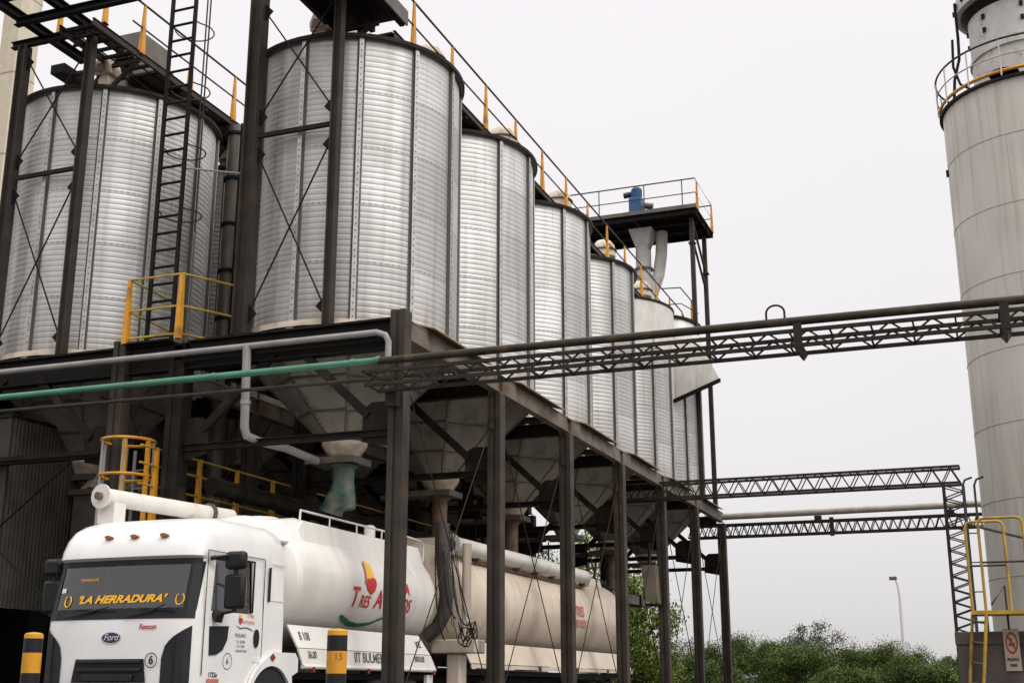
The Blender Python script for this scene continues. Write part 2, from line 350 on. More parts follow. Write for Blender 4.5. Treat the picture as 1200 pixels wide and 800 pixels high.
def make_silo():
    root = thing('grain_silo', (0, 0, 0), 'x', 'silo', 'corrugated grain silos')
    shell_obj(root)
    st = MB(); r0 = SR+.009
    prof = [(-.075, 0), (-.05, .004), (-.042, .055), (.042, .055), (.05, .004), (.075, 0), (.075, -.003), (.055, -.003), (.045, .048), (-.045, .048), (-.055, -.003), (-.075, -.003)]
    k = len(prof)
    vs = [(r0+b, a, z) for z in (Z0, Z1-.03) for a, b in prof]
    for i in range(k):
        st.mi = 0 if i in (1, 2, 3) else 1; st.add([vs[i], vs[(i+1) % k], vs[k+(i+1) % k], vs[k+i]], [(0, 1, 2, 3)])
    st.mi = 1
    z = Z0+.07
    while z < Z1-.1:
        st.box(r0+.0555, 0, z, .004, .022, .030); z += .122
    s0 = st.build('stiffener', [MT['galv_trim'], MT['bolt_shade']], root, smooth=20)
    for i in range(1, 12):
        c = s0.copy(); COL.objects.link(c); c.parent = root; c.rotation_euler.z = R(30*i)
    MB().lathe([(SR+.01, Z1-.05), (SR+.085, Z1-.06), (SR+.085, Z1+.03), (SR+.02, Z1+.05), (.38, Z1+.78)], n=96, cap1=True).build('roof', MT['dull'], root, 30)
    MB().lathe([(SR+.086, Z1-.055), (SR+.11, Z1-.055), (SR+.11, Z1+.02), (SR+.086, Z1+.02)], n=96).build('eave_ring', MT['steel_dark'], root, 30)
    br = MB(); br.lathe([(SR-.03, Z0-.10), (SR+.13, Z0-.10), (SR+.13, Z0), (SR-.03, Z0)], n=48)
    br.build('base_ring', MT['cream'], root, 30)
    MB().add([(2.0, -1.35, 7.03), (2.0, 1.35, 7.03), (2.42, 1.35, 6.90), (2.42, -1.35, 6.90), (2.0, -1.35, 7.005), (2.0, 1.35, 7.005), (2.42, 1.35, 6.875), (2.42, -1.35, 6.875)], [(0,1,2,3)[::-1],(4,5,6,7),(0,1,5,4),(1,2,6,5),(2,3,7,6),(3,0,4,7)]).build('edge_plate', MT['edge'], root, 0)
    ft = MB()
    for i in range(12):
        a = R(30*i); q = Vector((math.cos(a), math.sin(a), 0))
        ft.bar(q*(SR+.03)+Vector((0, 0, 6.86)), q*(SR+.03)+Vector((0, 0, Z0-.101)), .14, .14, up=q)
    ft.build('base_foot', MT['cream'], root, 30)
    off = R(-61.5)
    hp = MB(); hp.lathe([(SR-.03, Z0-.06), (SR-.08, Z0-.25), (.40, 5.27)], n=8, off=off)
    h = hp.build('hopper', MT['hopper'], root, smooth=0)
    sm = MB()
    for i in range(8):
        a = off+2*math.pi*i/8; q = Vector((math.cos(a), math.sin(a), 0))
        sm.tube(q*(SR-.075)+Vector((0, 0, Z0-.25)), q*.405+Vector((0, 0, 5.27)), .018, 6)
        for t in np.linspace(.06, .96, 22):
            p = (q*(SR-.07)+Vector((0, 0, Z0-.25))).lerp(q*.412+Vector((0, 0, 5.27)), t); tt = Vector((-q.y, q.x, 0))*.05
            sm.box(*(p+tt), .022, .022, .022)
    for t in (.36, .70):
        rr_ = (SR-.08)*(1-t)+.40*t+.012; zz_ = (Z0-.25)*(1-t)+5.27*t
        sm.lathe([(rr_+.012, zz_+.03), (rr_+.022, zz_), (rr_-.012, zz_-.03)], n=8, off=off)
    sm.build('seam', MT['dull'], h, 30)
    MB().lathe([(.40, 5.24), (.42, 5.27), (.42, 5.21), (.28, 4.985), (.25, 4.985)], n=24).build('outlet_cone', MT['cream'], root, 30)
    g = MB(); g.box2(-.62, .34, -.33, .33, 4.88, 4.93); g.box2(-.62, .34, -.36, -.33, 4.86, 4.98); g.box2(-.62, .34, .33, .36, 4.86, 4.98); g.box2(.34, .38, -.36, .36, 4.86, 4.98)
    g.build('slide_gate', MT['dull'], root, 0)
    MB().lathe([(.23, 4.87), (.23, 4.81), (.17, 4.79), (.165, 3.88), (.19, 3.85), (.19, 3.80)], n=20).build('spout', MT['rusty'], root, 30)
    return root
proto = make_silo()
silos = []
names1 = ['largest corrugated silo in front, standing over the white truck', 'second silo of the front row, just behind the largest one',
          'third silo of the front row, above the cream trailer', 'fourth silo of the front row counted from the nearest',
          'fifth silo of the front row, its top wrapped in a smooth pale collar', 'last silo of the front row, under the grey sheet hood']
for k in range(6):
    o = proto if k == 0 else copy_tree(proto)
    o.location = (SX, SY0+PIT*k, 0); o['label'] = names1[k]; silos.append(o)
names2 = ['left corrugated silo behind the caged black ladder', 'shaded silo seen in the gap between the two nearest silos']
for k in range(2):
    o = copy_tree(proto); o.location = (-16.85, SY0+PIT*k, 0); o['label'] = names2[k]; silos.append(o)
# rear ones of the left row show only their hoppers in the dark
for k in range(2, 5):
    o = copy_tree(proto); o.location = (-16.85, SY0+PIT*k, 0); o['label'] = 'dim silo of the rear row whose hopper shows in the dark under the deck'; silos.append(o)
# the fifth silo has a smooth pale collar in place of the dark eave
for ch in list(silos[4].children):
    if ch.name.startswith('eave_ring'): bpy.data.objects.remove(ch)
ORG[silos[4]] = Vector(silos[4].location)
MB().lathe([(SR+.015, 11.12), (SR+.05, 11.12), (SR+.13, 12.50), (SR+.13, 12.60), (SR+.02, 12.62)], tuple(silos[4].location), 96).build('upper_collar', MT['hood'], silos[4], 30)
MB().lathe([(SR+.131, 12.56), (SR+.16, 12.56), (SR+.16, 12.63), (SR+.131, 12.63)], tuple(silos[4].location), 96).build('collar_rim', MT['steel_dark'], silos[4], 30)
# teal valve under the first silo instead of a plain spout
for ch in list(silos[0].children):
    if ch.name.startswith('spout'): bpy.data.objects.remove(ch)
v = MB(); cx, cy = SX, SY0
v.lathe([(.26, 4.86), (.26, 4.81), (.205, 4.80), (.20, 4.48)], (cx, cy, 0), 22)
v.path([(cx, cy, 4.50), (cx-.02, cy-.02, 4.34), (cx-.10, cy-.05, 4.18), (cx-.20, cy-.05, 4.02)], .2, 16, rs=[.205, .22, .22, .20])
v.path([(cx+.01, cy, 4.50), (cx+.05, cy, 4.32), (cx+.09, cy, 4.16), (cx+.11, cy, 4.04)], .15, 14, rs=[.195, .185, .165, .15])
v.tube((cx-.19, cy-.05, 4.05), (cx-.215, cy-.05, 3.98), .225, 18); v.tube((cx+.06, cy-.15, 4.24), (cx+.08, cy-.23, 4.23), .055, 10)
ORG[silos[0]] = Vector(silos[0].location)
vo = v.build('outlet_valve', MT['teal'], silos[0], 40); vo['label'] = 'chipped teal two-way valve below the hopper'

# grey hood over the last silo
hd = MB(); cx, cy = SX, SY0+PIT*5; nseg = 48; top = []; low = []
Eh = (-9.60, 40.74, 10.29); D = (-7.95, 40.35, 10.78); Bk = (-9.0, 43.3, 11.75); Tb = (cx+2.1*math.cos(R(75)), cy+2.1*math.sin(R(75)), 10.6)
def lowr(a):
    d = (math.cos(a), math.sin(a)); best = (SR+.05, 10.3)
    for p, q in ((Eh, D), (D, Bk), (Bk, Tb)):
        ex, ey = q[0]-p[0], q[1]-p[1]; den = d[0]*ey-d[1]*ex
        if abs(den) > 1e-9:
            t = ((p[0]-cx)*ey-(p[1]-cy)*ex)/den; u_ = ((p[0]-cx)*d[1]-(p[1]-cy)*d[0])/den
            if t > best[0] and -1e-6 <= u_ <= 1+1e-6: best = (t, p[2]+(q[2]-p[2])*u_)
    return best
angs = sorted([2*math.pi*i/nseg for i in range(nseg)] + [math.atan2(q[1]-cy, q[0]-cx) % (2*math.pi) for q in (D, Bk, Eh)])
vs = []
for t in (0, .15, .4, .7, 1):
    for a in angs:
        r1, z1_ = lowr(a); e_ = t*t*(3-2*t)*.5+t*.5; r = (SR+.03)*(1-e_)+r1*e_; vs.append((cx+r*math.cos(a), cy+r*math.sin(a), 13.22+(z1_-13.22)*t))
n = len(angs); hd.add(vs, [(j*n+i, (j+1)*n+i, (j+1)*n+(i+1) % n, j*n+(i+1) % n) for j in range(4) for i in range(n)])
ho = thing('silo_hood', (cx, cy, 11), 'pale grey sheet hood flaring out over the last silo', 'hood')
hd.build('hood_sheet', MT['hood'], ho, 25)
for p, q in ((Eh, D), (D, Bk)): MB().bar(Vector(p)+Vector((0, 0, -.05)), Vector(q)+Vector((0, 0, -.05)), .08, .12).build('lip', MT['steel_dark'], ho, 0)
MB().lathe([(SR+.05, 13.18), (SR+.12, 13.18), (SR+.12, 13.27), (SR+.02, 13.28), (.5, 13.7)], (cx, cy, 0), 64, cap1=True).build('rim', MT['steel_dark'], ho, 30)

# ------------------------------------------------------------------ support frames
def column_mb(x, y, z0, z1, w=.30):
    m = MB(); h = w/2
    m.box(x-h+.055, y, (z0+z1)/2, .11, w, z1-z0); m.box(x+h-.055, y, (z0+z1)/2, .11, w, z1-z0)
    m.box(x, y, (z0+z1)/2, w-.2202, w-.05, z1-z0-.002); m.box(x, y, z0+.012, w+.2, w+.2, .024)
    return m
def support_frame(xr, xl, n, label, ys, extra=True):
    f = thing('support_frame', (xr, ys[0], 0), label, 'steel frame', 'steel frames under the silos')
    for k, y in enumerate(ys):
        for x in (xr, xl):
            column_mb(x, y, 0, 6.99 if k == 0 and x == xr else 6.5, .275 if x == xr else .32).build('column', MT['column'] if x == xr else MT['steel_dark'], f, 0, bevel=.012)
        if k: MB().ibeam((xl+.17, y, 6.62), (xr-.17, y, 6.62), .16, .30, .02).build('cross_beam', MT['steel_dark'], f, 0)
        MB().ibeam((xl+.17, y, 4.93), (xr-.17, y, 4.93), .12, .12, .015).build('tie_beam', MT['steel_dark'], f, 0)
        for x, s in ((xr, -1), (xl, 1)):
            MB().prism([(x+s*.15, y-.012, 4.70), (x+s*.66, y-.012, 4.80), (x+s*.66, y-.012, 5.35), (x+s*.5, y-.012, 5.46), (x+s*.15, y-.012, 5.46)], (0, .024, 0)).build('gusset_plate', MT['steel_dark'], f, 0)
            MB().bar((x+s*.56, y, 5.24), (x+s*1.95, y, 6.52), .11, .14).build('knee_brace', MT['steel_dark'], f, 0)
    for x in (xr, xl):
        for k in range(len(ys)-1):
            m = MB(); y0, y1 = ys[k]+(.15 if x == xr else .16), ys[k+1]-(.15 if x == xr else .16)
            m.ibeam((x, y0-.13, 6.70), (x, y1+.13, 6.70), .17, .34, .022)
            m.box2(x+.014, x+.075, y0, y1, 6.56, 6.845)
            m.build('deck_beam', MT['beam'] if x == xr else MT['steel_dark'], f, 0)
            if x == xr:
                for a, b in ((5.9, .5), (.5, 5.9)):
                    MB().tube((x+(.02 if a > b else -.02), y0+.02, a), (x+(.02 if a > b else -.02), y1-.02, b), .012, 6).build('tie_rod', MT['truss'], f)
                for yl_, d_ in ((y0, .22), (y1, -.22)): MB().prism([(x-.01, yl_, 5.75), (x-.01, yl_, 6.1), (x-.01, yl_+d_, 5.75)], (.02, 0, 0)).build('rod_lug', MT['truss'], f, 0)
    return f
fr1 = support_frame(-8.9, -13.22, 7, 'brown steel frame with tall columns carrying the front row of silos', COLY)
fr2 = support_frame(-14.5, -19.1, 5, 'dark steel frame carrying the rear row of silos', COLY[:6])
# black front beams along X
m = MB(); m.ibeam((-8.745-.31, 18.2, 6.60), (-13.06, 18.2, 6.60), .2, .52, .025); m.box2(-13.06, -9.06, 18.03, 18.09, 6.45, 6.60); m.build('front_beam', MT['steel_black'], fr1, 0)
m = MB(); m.ibeam((-13.40, 18.2, 6.60), (-14.34, 18.2, 6.60), .2, .52, .025); m.build('link_beam', MT['steel_black'], fr1, 0)
m = MB(); m.ibeam((-14.66, 18.2, 6.60), (-20.5, 18.2, 6.60), .2, .52, .025); m.build('front_beam', MT['steel_black'], fr2, 0)
# deck plates between the silos' feet and the beams
for f, x0, x1, y1 in ((fr1, -13.0, -9.02, 44.3), (fr2, -19.0, -14.6, 39.8)):
    for k in range(int((y1-18.2)/4.36)+1):
        y = 18.2+4.36*k
        MB().box2(x0, x1, y-(.32 if k else .02), y+.32, 6.875, 6.90).build('deck_plate', MT['steel_dark'], f, 0)
# tall posts and bracing in front of the silos (carry the gantries)
def gantry_posts(f, xa, xb, wb):
    for x, wd in ((xa, .16), (xb, wb)):
        m = MB(); y = 18.2
        m.box(x-wd/2+.012, y, 10.23, .024, wd, 6.70); m.box(x+wd/2-.012, y, 10.23, .024, wd, 6.70); m.box(x, y-.02, 10.23, wd-.0484, .02, 6.698)
        m.build('gantry_post', MT['column'], f, 0)
    MB().bar((xa-.09, 18.2, 10.66), (xb+.16, 18.2, 10.66), .07, .08).build('gantry_strut', MT['steel_dark'], f, 0)
    for zl, zh in ((7.25, 10.28), (11.02, 13.2)):
        for s in (0, 1):
            pa = (xa-.10, 18.2+.015*(1 if s else -1), zl if s else zh); pb = (xb+.14, 18.2+.015*(1 if s else -1), zh if s else zl)
            MB().tube(pa, pb, .016, 6).build('brace_rod', MT['steel_dark'], f)
        for x, s in ((xa-.08, -1), (xb+wb/2, 1)):
            for z in (zl, zh):
                MB().prism([(x, 18.19, z-.17), (x+s*.17, 18.19, z), (x, 18.19, z+.17)], (0, .02, 0)).build('brace_lug', MT['steel_black'], f, 0)
gantry_posts(fr1, -10.3, -12.03, .26)
gantry_posts(fr2, -15.93, -17.62, .2)

# ------------------------------------------------------------------ walkways with conveyor
def walkway(xr, zd, y0, y1, label, posty, open_=0):
    wkt = thing('conveyor_walkway', (xr, y0, zd), label, 'walkway', 'roof walkways along the silo rows')
    m = MB(); m.box2(xr-.80, xr-.06, y0+open_, y1, zd-.03, zd)
    m.build('deck', MT['dull'], wkt, 0)
    for x in (xr-.83, xr-.02): MB().ibeam((x, y0, zd-.06), (x, y1, zd-.06), .06, .16, .012).build('stringer', MT['rail'], wkt, 0)
    m = MB(); y = y0+.1   # floor grating: one ladder of flat bars tied by two runners
    while y < y1:
        m.box2(xr-.80, xr-.05, y-.03, y+.03, zd-.10, zd-.04); y += .30 if y < y0+open_ else .9
    for x in (xr-.6, xr-.25): m.box2(x-.015, x+.015, y0, y1, zd-.12, zd-.10)
    m.build('grating', MT['steel_dark'], wkt, 0)
    for y in posty:
        MB().bar((xr, y, zd-.02), (xr, y, zd+1.08), .09, .14, .04, .05).build('railing_post', MT['yellow'], wkt, 0)
    MB().path([(xr, posty[0]-.35, zd+1.1), (xr, posty[-1], zd+1.1), (xr, posty[-1]+.7, zd+.75), (xr, posty[-1]+.9, zd+.2)], .024, 8).build('top_rail', MT['rail'], wkt)
    if xr > -12:
        MB().path([(xr, 41.0, zd+1.05), (xr+.65, 41.2, zd+1.08), (xr+.65, 43.0, zd+1.1), (xr+.65, 43.2, zd+.2)], .022, 8).build('landing_rail', MT['rail'], wkt); MB().path([(xr, 41.2, zd+.5), (xr+.65, 41.2, zd+.5), (xr+.95, 42.6, zd+.5)], .018, 8).build('landing_rail', MT['rail'], wkt)
        MB().bar((xr+.65, 42.9, zd-.1), (xr+.65, 42.9, zd+1.08), .09, .12, .04, .05).build('railing_post', MT['yellow'], wkt, 0); MB().box2(xr, xr+.7, 41.2, 43.2, zd-.06, zd-.02).build('landing', MT['rail'], wkt, 0)
    MB().path([(xr, posty[0]-.35, zd+.56), (xr, posty[-1], zd+.56)], .019, 8).build('middle_rail', MT['rail'], wkt)
    m = MB(); m.box2(xr-1.75, xr-1.0, y0+.3+open_, y1-.3, zd+.05, zd+.62)
    y = y0+1.3+open_
    while y < y1-.5:
        m.box2(xr-1.78, xr-.97, y-.03, y+.03, zd+.02, zd+.66); y += 1.6
    m.build('conveyor_housing', MT['hood'], wkt, 0)
    # drop boxes and trestle legs onto each silo roof
    y = 20.4
    while y < y1:
        m = MB(); m.box2(xr-1.62, xr-1.12, y-.25, y+.25, zd-.35, zd+.0495); m.lathe([(.34, -.55), (.30, -.35)], (xr-1.37, y, zd), 4, R(45)); m.build('drop_box', MT['dull'], wkt, 0)
        for yy in (y-1.2, y+1.2):
            zr = Z1+.10
            m = MB(); m.bar((xr-.05, yy, zd-.14), (xr-.9, yy, zr+.08), .06, .08); m.bar((xr-.83, yy, zd-.14), (xr-1.3, yy, zr+.2), .06, .08)
            m.bar((xr-.02, yy, zd-.17), (xr-1.8, yy, zd-.17), .07, .07)
            m.build('trestle', MT['column'], wkt, 0)
        y += PIT
    return wkt
wk1 = walkway(-10.0, 13.3, 19.85, 44.3, 'long walkway with yellow railing posts above the front silo row', [20.7+1.96*i for i in range(13)])
wk2 = walkway(-15.5, 13.55, 17.7, 39.5, 'walkway with yellow posts over the left silo, behind the ladder', [19.2+1.7*i for i in range(12)], 2.2)
# head platforms at the front ends
m = MB(); m.box2(-11.15, -9.70, 16.9, 19.72, 13.45, 13.50)
for x in (-9.76, -10.4, -11.09): m.box2(x-.05, x+.05, 16.9, 19.70, 13.27, 13.449)
m.build('head_platform', MT['steel_dark'], wk1, 0)
MB().ibeam((-12.2, 18.2, 13.66), (-11.3, 18.2, 13.66), .12, .14, .02).build('post_beam', MT['steel_dark'], wk1, 0)
MB().box2(-9.69, -9.65, 16.9, 19.72, 13.28, 13.58).build('kick_plate', MT['dull'], wk1, 0)
m = MB(); m.box2(-11.1, -10.6, 18.0, 19.6, 13.51, 14.3); m.build('drive_housing', MT['steel_dark'], wk1, 0)
for x in (-10.62, -11.05): MB().box2(x-.05, x+.05, 19.55, 19.63, 12.75, 13.449).build('platform_leg', MT['rail'], wk1, 0)
# open beam platform in front of the left gantry
m = MB()
for x in (-17.15, -16.1): m.ibeam((x, 16.0, 13.80), (x, 19.4, 13.80), .16, .18, .02)
m.ibeam((-17.15, 17.4, 13.62), (-13.2, 17.4, 13.62), .13, .16, .02); m.ibeam((-17.95, 18.2, 13.66), (-15.6, 18.2, 13.66), .13, .14, .02)
m.ibeam((-17.15, 16.3, 13.62), (-13.2, 16.3, 13.62), .12, .16, .02)
m.build('beam_platform', MT['steel_black'], wk2, 0)
m = MB()
for y in (16.7, 17.0, 18.6, 18.95): m.box2(-17.05, -16.2, y-.03, y+.03, 13.86, 13.91)
m.build('grating', MT['steel_dark'], wk2, 0)
MB().box2(-17.55, -17.2, 18.9, 22, 13.3, 13.5).build('side_beam', MT['steel_black'], wk2, 0)
for x, y in ((-17.15, 18.6), (-16.1, 17.2), (-16.0, 18.6)): MB().bar((x, y, 13.90), (x, y, 14.95), .09, .12, .04, .05).build('railing_post', MT['yellow'], wk2, 0)
m = MB(); m.box2(-17.0, -16.35, 20.2, 21.3, 13.6, 14.75); m.box2(-17.05, -16.30, 20.15, 21.35, 14.2, 14.28); m.build('drive_housing', MT['dull'], wk2, 0)
# little vent boxes on the silo roofs
for (x, y, z, lb) in ((-11.28, 19.3, 12.86, 'small cream vent cowl on the edge of the largest silo roof'), (-16.4, 19.3, 12.86, 'small cream vent cowl on the left silo roof')):
    t = thing('roof_vent', (x, y, z), lb, 'vent', 'roof vents')
    m = MB(); m.box2(x-.13, x+.13, y-.13, y+.13, z-.1, z+.35); m.prism([(x-.2, y-.18, z+.35), (x+.2, y-.18, z+.35), (x+.2, y-.22, z+.5), (x+.12, y-.22, z+.72), (x-.12, y-.22, z+.72), (x-.2, y-.22, z+.5)], (0, .42, 0))
    m.build('cowl', MT['cream'], t, 30, bevel=.02); MB().prism([(x-.14, y-.235, z+.36), (x+.14, y-.235, z+.36), (x+.10, y-.235, z+.56), (x-.10, y-.235, z+.56)], (0, -.01, 0)).build('opening', MT['rusty'], t, 0)
for k in range(5):
    y = SY0+PIT*k+1.75; t = thing('vent_dome', (-10.35, y, 13.82), ['dome cap on the largest silo roof, below the railing', 'dome cap on the second silo roof', 'dome cap on the third silo roof', 'dome cap on the fourth silo roof', 'dome cap on the fifth silo roof'][k], 'roof cap', 'dome caps on the silo roofs')
    MB().lathe([(.20, -.75), (.20, -.2), (.36, -.16), (.36, .10), (.33, .22), (.22, .36), (.06, .42)], (-10.35, y, 13.82), 20, cap1=True).build('cap_dome', MT['cream'], t, 40)
    MB().lathe([(.39, .02), (.41, .05), (.39, .08)], (-10.35, y, 13.82), 20).build('band', MT['dull'], t, 40)

# ------------------------------------------------------------------ elevator platform at the far end
X1, X0, PY0, PY1, PZ = -8.70, -14.2, 41.35, 44.25, 17.38
ep = thing('elevator_platform', (-10.5, 41, 0), 'high dark platform with railing at the far end of the silos', 'platform')
m = MB(); m.box2(X0, X1, PY0, PY1, PZ-.04, PZ)
for y in (PY0+.08, PY0+1.0, PY0+1.9, PY1-.08): m.ibeam((X0, y, PZ-.13), (X1, y, PZ-.13), .10, .16, .015)
for x in (X0+.1, -12.6, -11.0, X1-.08): m.ibeam((x, PY0+.2, PZ-.14), (x, PY1-.2, PZ-.14), .08, .14, .012)
m.build('deck', MT['steel_black'], ep, 0)
for y in (41.85, 43.95):
    m = MB(); m.box(-9.0, y, (PZ-.22+6.9)/2, .15, .15, PZ-.22-6.9); m.box(-9.0, y, 15.7 if y > 43 else 16.2, .24, .24, .05); m.build('leg', MT['column'], ep, 0)
    MB().box(-13.4, y, (PZ-.22+6.9)/2, .15, .15, PZ-.22-6.9).build('leg', MT['column'], ep, 0)
for y0_, z0_ in ((41.95, PZ-.25), (41.95, PZ-1.0)): MB().bar((-9.0, y0_, z0_), (-9.0, 43.86, z0_-1.3), .07, .07).build('bracket', MT['column'], ep, 0)
for z, r in ((PZ+1.1, .026), (PZ+.56, .02)):
    MB().path([(X0, PY0+.03, z), (X1-.03, PY0+.03, z), (X1-.03, PY1-.03, z-(.0)), (X0, PY1-.03, z)], r, 8).build('rail', MT['rail'], ep)
for x, y in ((X1-.03, PY0+.35), (X1-.03, PY1-.06)): MB().bar((x, y, PZ), (x, y, PZ+1.08), .10, .12, .05, .05).build('railing_post', MT['yellow'], ep, 0)
for x in (X0+.2, -12.3, -10.6, X1-.5): MB().tube((x, PY0+.03, PZ), (x, PY0+.03, PZ+1.1), .02, 8).build('railing_post', MT['rail'], ep)
MB().box2(X0, X1+.01, PY0-.03, PY0-.005, PZ-.02, PZ+.12).build('kick_plate', MT['dull'], ep, 0)
MB().box2(-10.1, -8.95, 42.4, 43.4, PZ, PZ+.25).build('drive_cover', MT['hood'], ep, 0)
GY = 41.75
gm = thing('gear_motor', (-11.0, GY, PZ), 'blue upright gear motor standing on the high platform', 'motor')
m = MB(); m.box2(-11.22, -10.74, GY-.25, GY+.25, PZ+.06, PZ+.74); m.box2(-11.28, -10.68, GY-.3, GY+.3, PZ, PZ+.06); m.build('gearbox', MT['blue'], gm, 30, bevel=.03)
m = MB(); m.lathe([(.17, .74), (.185, .78), (.185, 1.12), (.14, 1.18)], (-10.97, GY, PZ), 18, cap1=True)
for i in range(12): a = R(30*i); m.box(-10.97+.19*math.cos(a), GY+.19*math.sin(a), PZ+.95, .025, .025, .32)
m.build('motor_body', MT['blue'], gm, 35)
MB().tube((-11.15, GY, PZ+.96), (-11.45, GY, PZ+.94), .11, 14).build('fan_cowl', MT['navy'], gm)
MB().tube((-10.69, GY, PZ+.45), (-10.38, GY+.05, PZ+.40), .12, 12).build('shaft_guard', MT['dull'], gm)
ch = thing('elevator_chute', (-10.9, 42.6, 13), 'white forked spout dropping from under the high platform', 'chute')
m = MB(); m.lathe([(.62, PZ-.22), (.34, PZ-.85)], (-11.0, 42.6, 0), 4, R(45)); m.build('hopper_mouth', MT['tower_cap'], ch, 0)
MB().path([(-11.0, 42.6, PZ-.8), (-11.0, 42.6, PZ-1.9), (-10.85, 42.5, 14.4), (-10.8, 42.5, 13.5)], .29, 14).build('pipe', MT['tower_cap'], ch)
MB().path([(-10.35, 42.9, PZ-.22), (-10.4, 42.9, PZ-1.1), (-10.5, 42.8, PZ-1.9), (-10.75, 42.6, 14.6)], .22, 14).build('pipe', MT['tower_cap'], ch)
MB().lathe([(.30, 0), (.35, 0), (.35, .08), (.30, .08)], (-11.0, 42.6, PZ-1.75), 14).build('collar', MT['dull'], ch)

# ------------------------------------------------------------------ lattice bridges
def truss(name, xa, xb, yf, yb, zb, zt, pitch, label, ct, lac, group=None):
    t = thing(name, (xa, yf, zb), label, 'truss bridge', group)
    for y in (yf, yb):
        for z in (zb, zt): MB().box2(xa, xb, y-ct/2, y+ct/2, z-ct/2, z+ct/2).build('chord', MT['truss'], t, 0)
    n = max(2, int(round((xb-xa)/pitch))); p = (xb-xa)/n; m = MB()
    for y in (yf, yb):
        for i in range(n):
            x = xa+p*i; o = 0 if y == yf else p*.5
            m.bar((x, y, zb), (x+p/2, y, zt), lac, lac); m.bar((x+p/2, y, zt), (x+p, y, zb), lac, lac)
    for z in (zb, zt):
        for i in range(n+1):
            x = min(xb, xa+p*i+.02); m.bar((x, yf, z+(.004 if z == zb else -.004)), (min(xb, x+.0), yb, z+(.004 if z == zb else -.004)), lac, lac)
    m.build('lacing', MT['truss'], t, 0)
    return t
tr = truss('lattice_bridge', -9.12, 6.5, 17.38, 17.85, 5.545, 5.76, .56, 'long dark lattice bridge crossing the picture from the silo frame', .052, .025)
for x in (-2.28, .45, 3.5):
    MB().box2(x-.06, x+.06, 17.335, 17.35, 5.50, 5.86).build('splice_plate', MT['truss'], tr, 0)
    MB().prism([(x-.07, 17.34, 5.515), (x+.07, 17.34, 5.515), (x+.01, 17.34, 5.43), (x-.01, 17.34, 5.43)], (0, .5, 0)).build('splice_wedge', MT['truss'], tr, 0)
MB().path([(-2.73, 17.5, 5.98)]+[(-2.60-.13*math.cos(R(a)), 17.5, 6.09+.11*math.sin(R(a))) for a in range(0, 181, 20)]+[(-2.47, 17.5, 5.98)], .016, 6).build('lifting_loop', MT['truss'], tr)
for y in (17.35, 17.85):
    MB().box2(6.3, 6.5, y-.1, y+.1, 0, 5.52).build('mast_leg', MT['truss'], tr, 0)
MB().prism([(-9.0, 17.88, 5.3), (-8.8, 17.88, 5.3), (-8.8, 17.88, 5.53), (-9.0, 17.88, 5.53)], (0, .16, 0)).build('bracket', MT['truss'], tr, 0)
pl = thing('pipeline', (-9, 17.5, 6), 'long round pipe, green at the left and dark olive along the bridge', 'pipe')
o = MB().tube((-21, 17.5, 5.98), (-8.95, 17.5, 5.965), .058, 14).build('green_section', MT['green_pipe'], pl); o['label'] = 'green painted left section of the pipe'
MB().tube((-8.95, 17.5, 5.955), (7.5, 17.5, 5.905), .062, 14).build('olive_section', MT['bronze_pipe'], pl)
for x in (-19, -15.2, -12.05, -9.4, -8.95): MB().tube((x-.035, 17.5, 5.97), (x+.035, 17.5, 5.97), .068, 14).build('coupling', MT['green_pipe'], pl)
t2 = truss('lattice_bridge', -12.6, -.62, 35.25, 35.75, 6.16, 6.60, .48, 'far lattice bridge ending on the lattice mast by the tower', .062, .028)
t3 = truss('lattice_bridge', -10.2, 2.2, 44.75, 45.15, 6.08, 6.50, .30, 'lower far lattice bridge with dense lacing below the pale pipe', .065, .032)
pp = thing('pale_pipe', (-5, 44.9, 6.8), 'pale straight pipe running above the lower far bridge', 'pipe')
MB().tube((-9.6, 44.9, 6.80), (2.2, 44.9, 6.86), .115, 14).build('pipe_run', MT['pale_pipe'], pp)
m = MB()
for x in (-5.6, -1.2): m.box2(x-.12, x+.12, 44.82, 44.98, 6.545, 6.69)
m.build('saddle', MT['truss'], pp, 0)
MB().box2(-5.2, -5.05, 44.68, 44.70, 5.95, 6.6).build('splice_plate', MT['truss'], t3, 0)
ms = thing('lattice_mast', (-.82, 35.5, 0), 'upright lattice mast standing behind the concrete plinth', 'lattice mast')
for x in (-1.07, -.57):
    for y in (35.25, 35.75): MB().box2(x-.035, x+.035, y-.035, y+.035, 0, 6.12).build('mast_leg', MT['truss'], ms, 0)
m = MB(); nz_ = 18
for i in range(nz_):
    z0, z1 = 6.1*i/nz_, 6.1*(i+1)/nz_
    for y in (35.25, 35.75):
        m.bar((-1.07, y, z0), (-.57, y, (z0+z1)/2), .03, .03); m.bar((-.57, y, (z0+z1)/2), (-1.07, y, z1), .03, .03)
    for x in (-1.07, -.57): m.bar((x, 35.25, z0), (x, 35.75, z1), .03, .03)
m.build('lacing', MT['truss'], ms, 0)

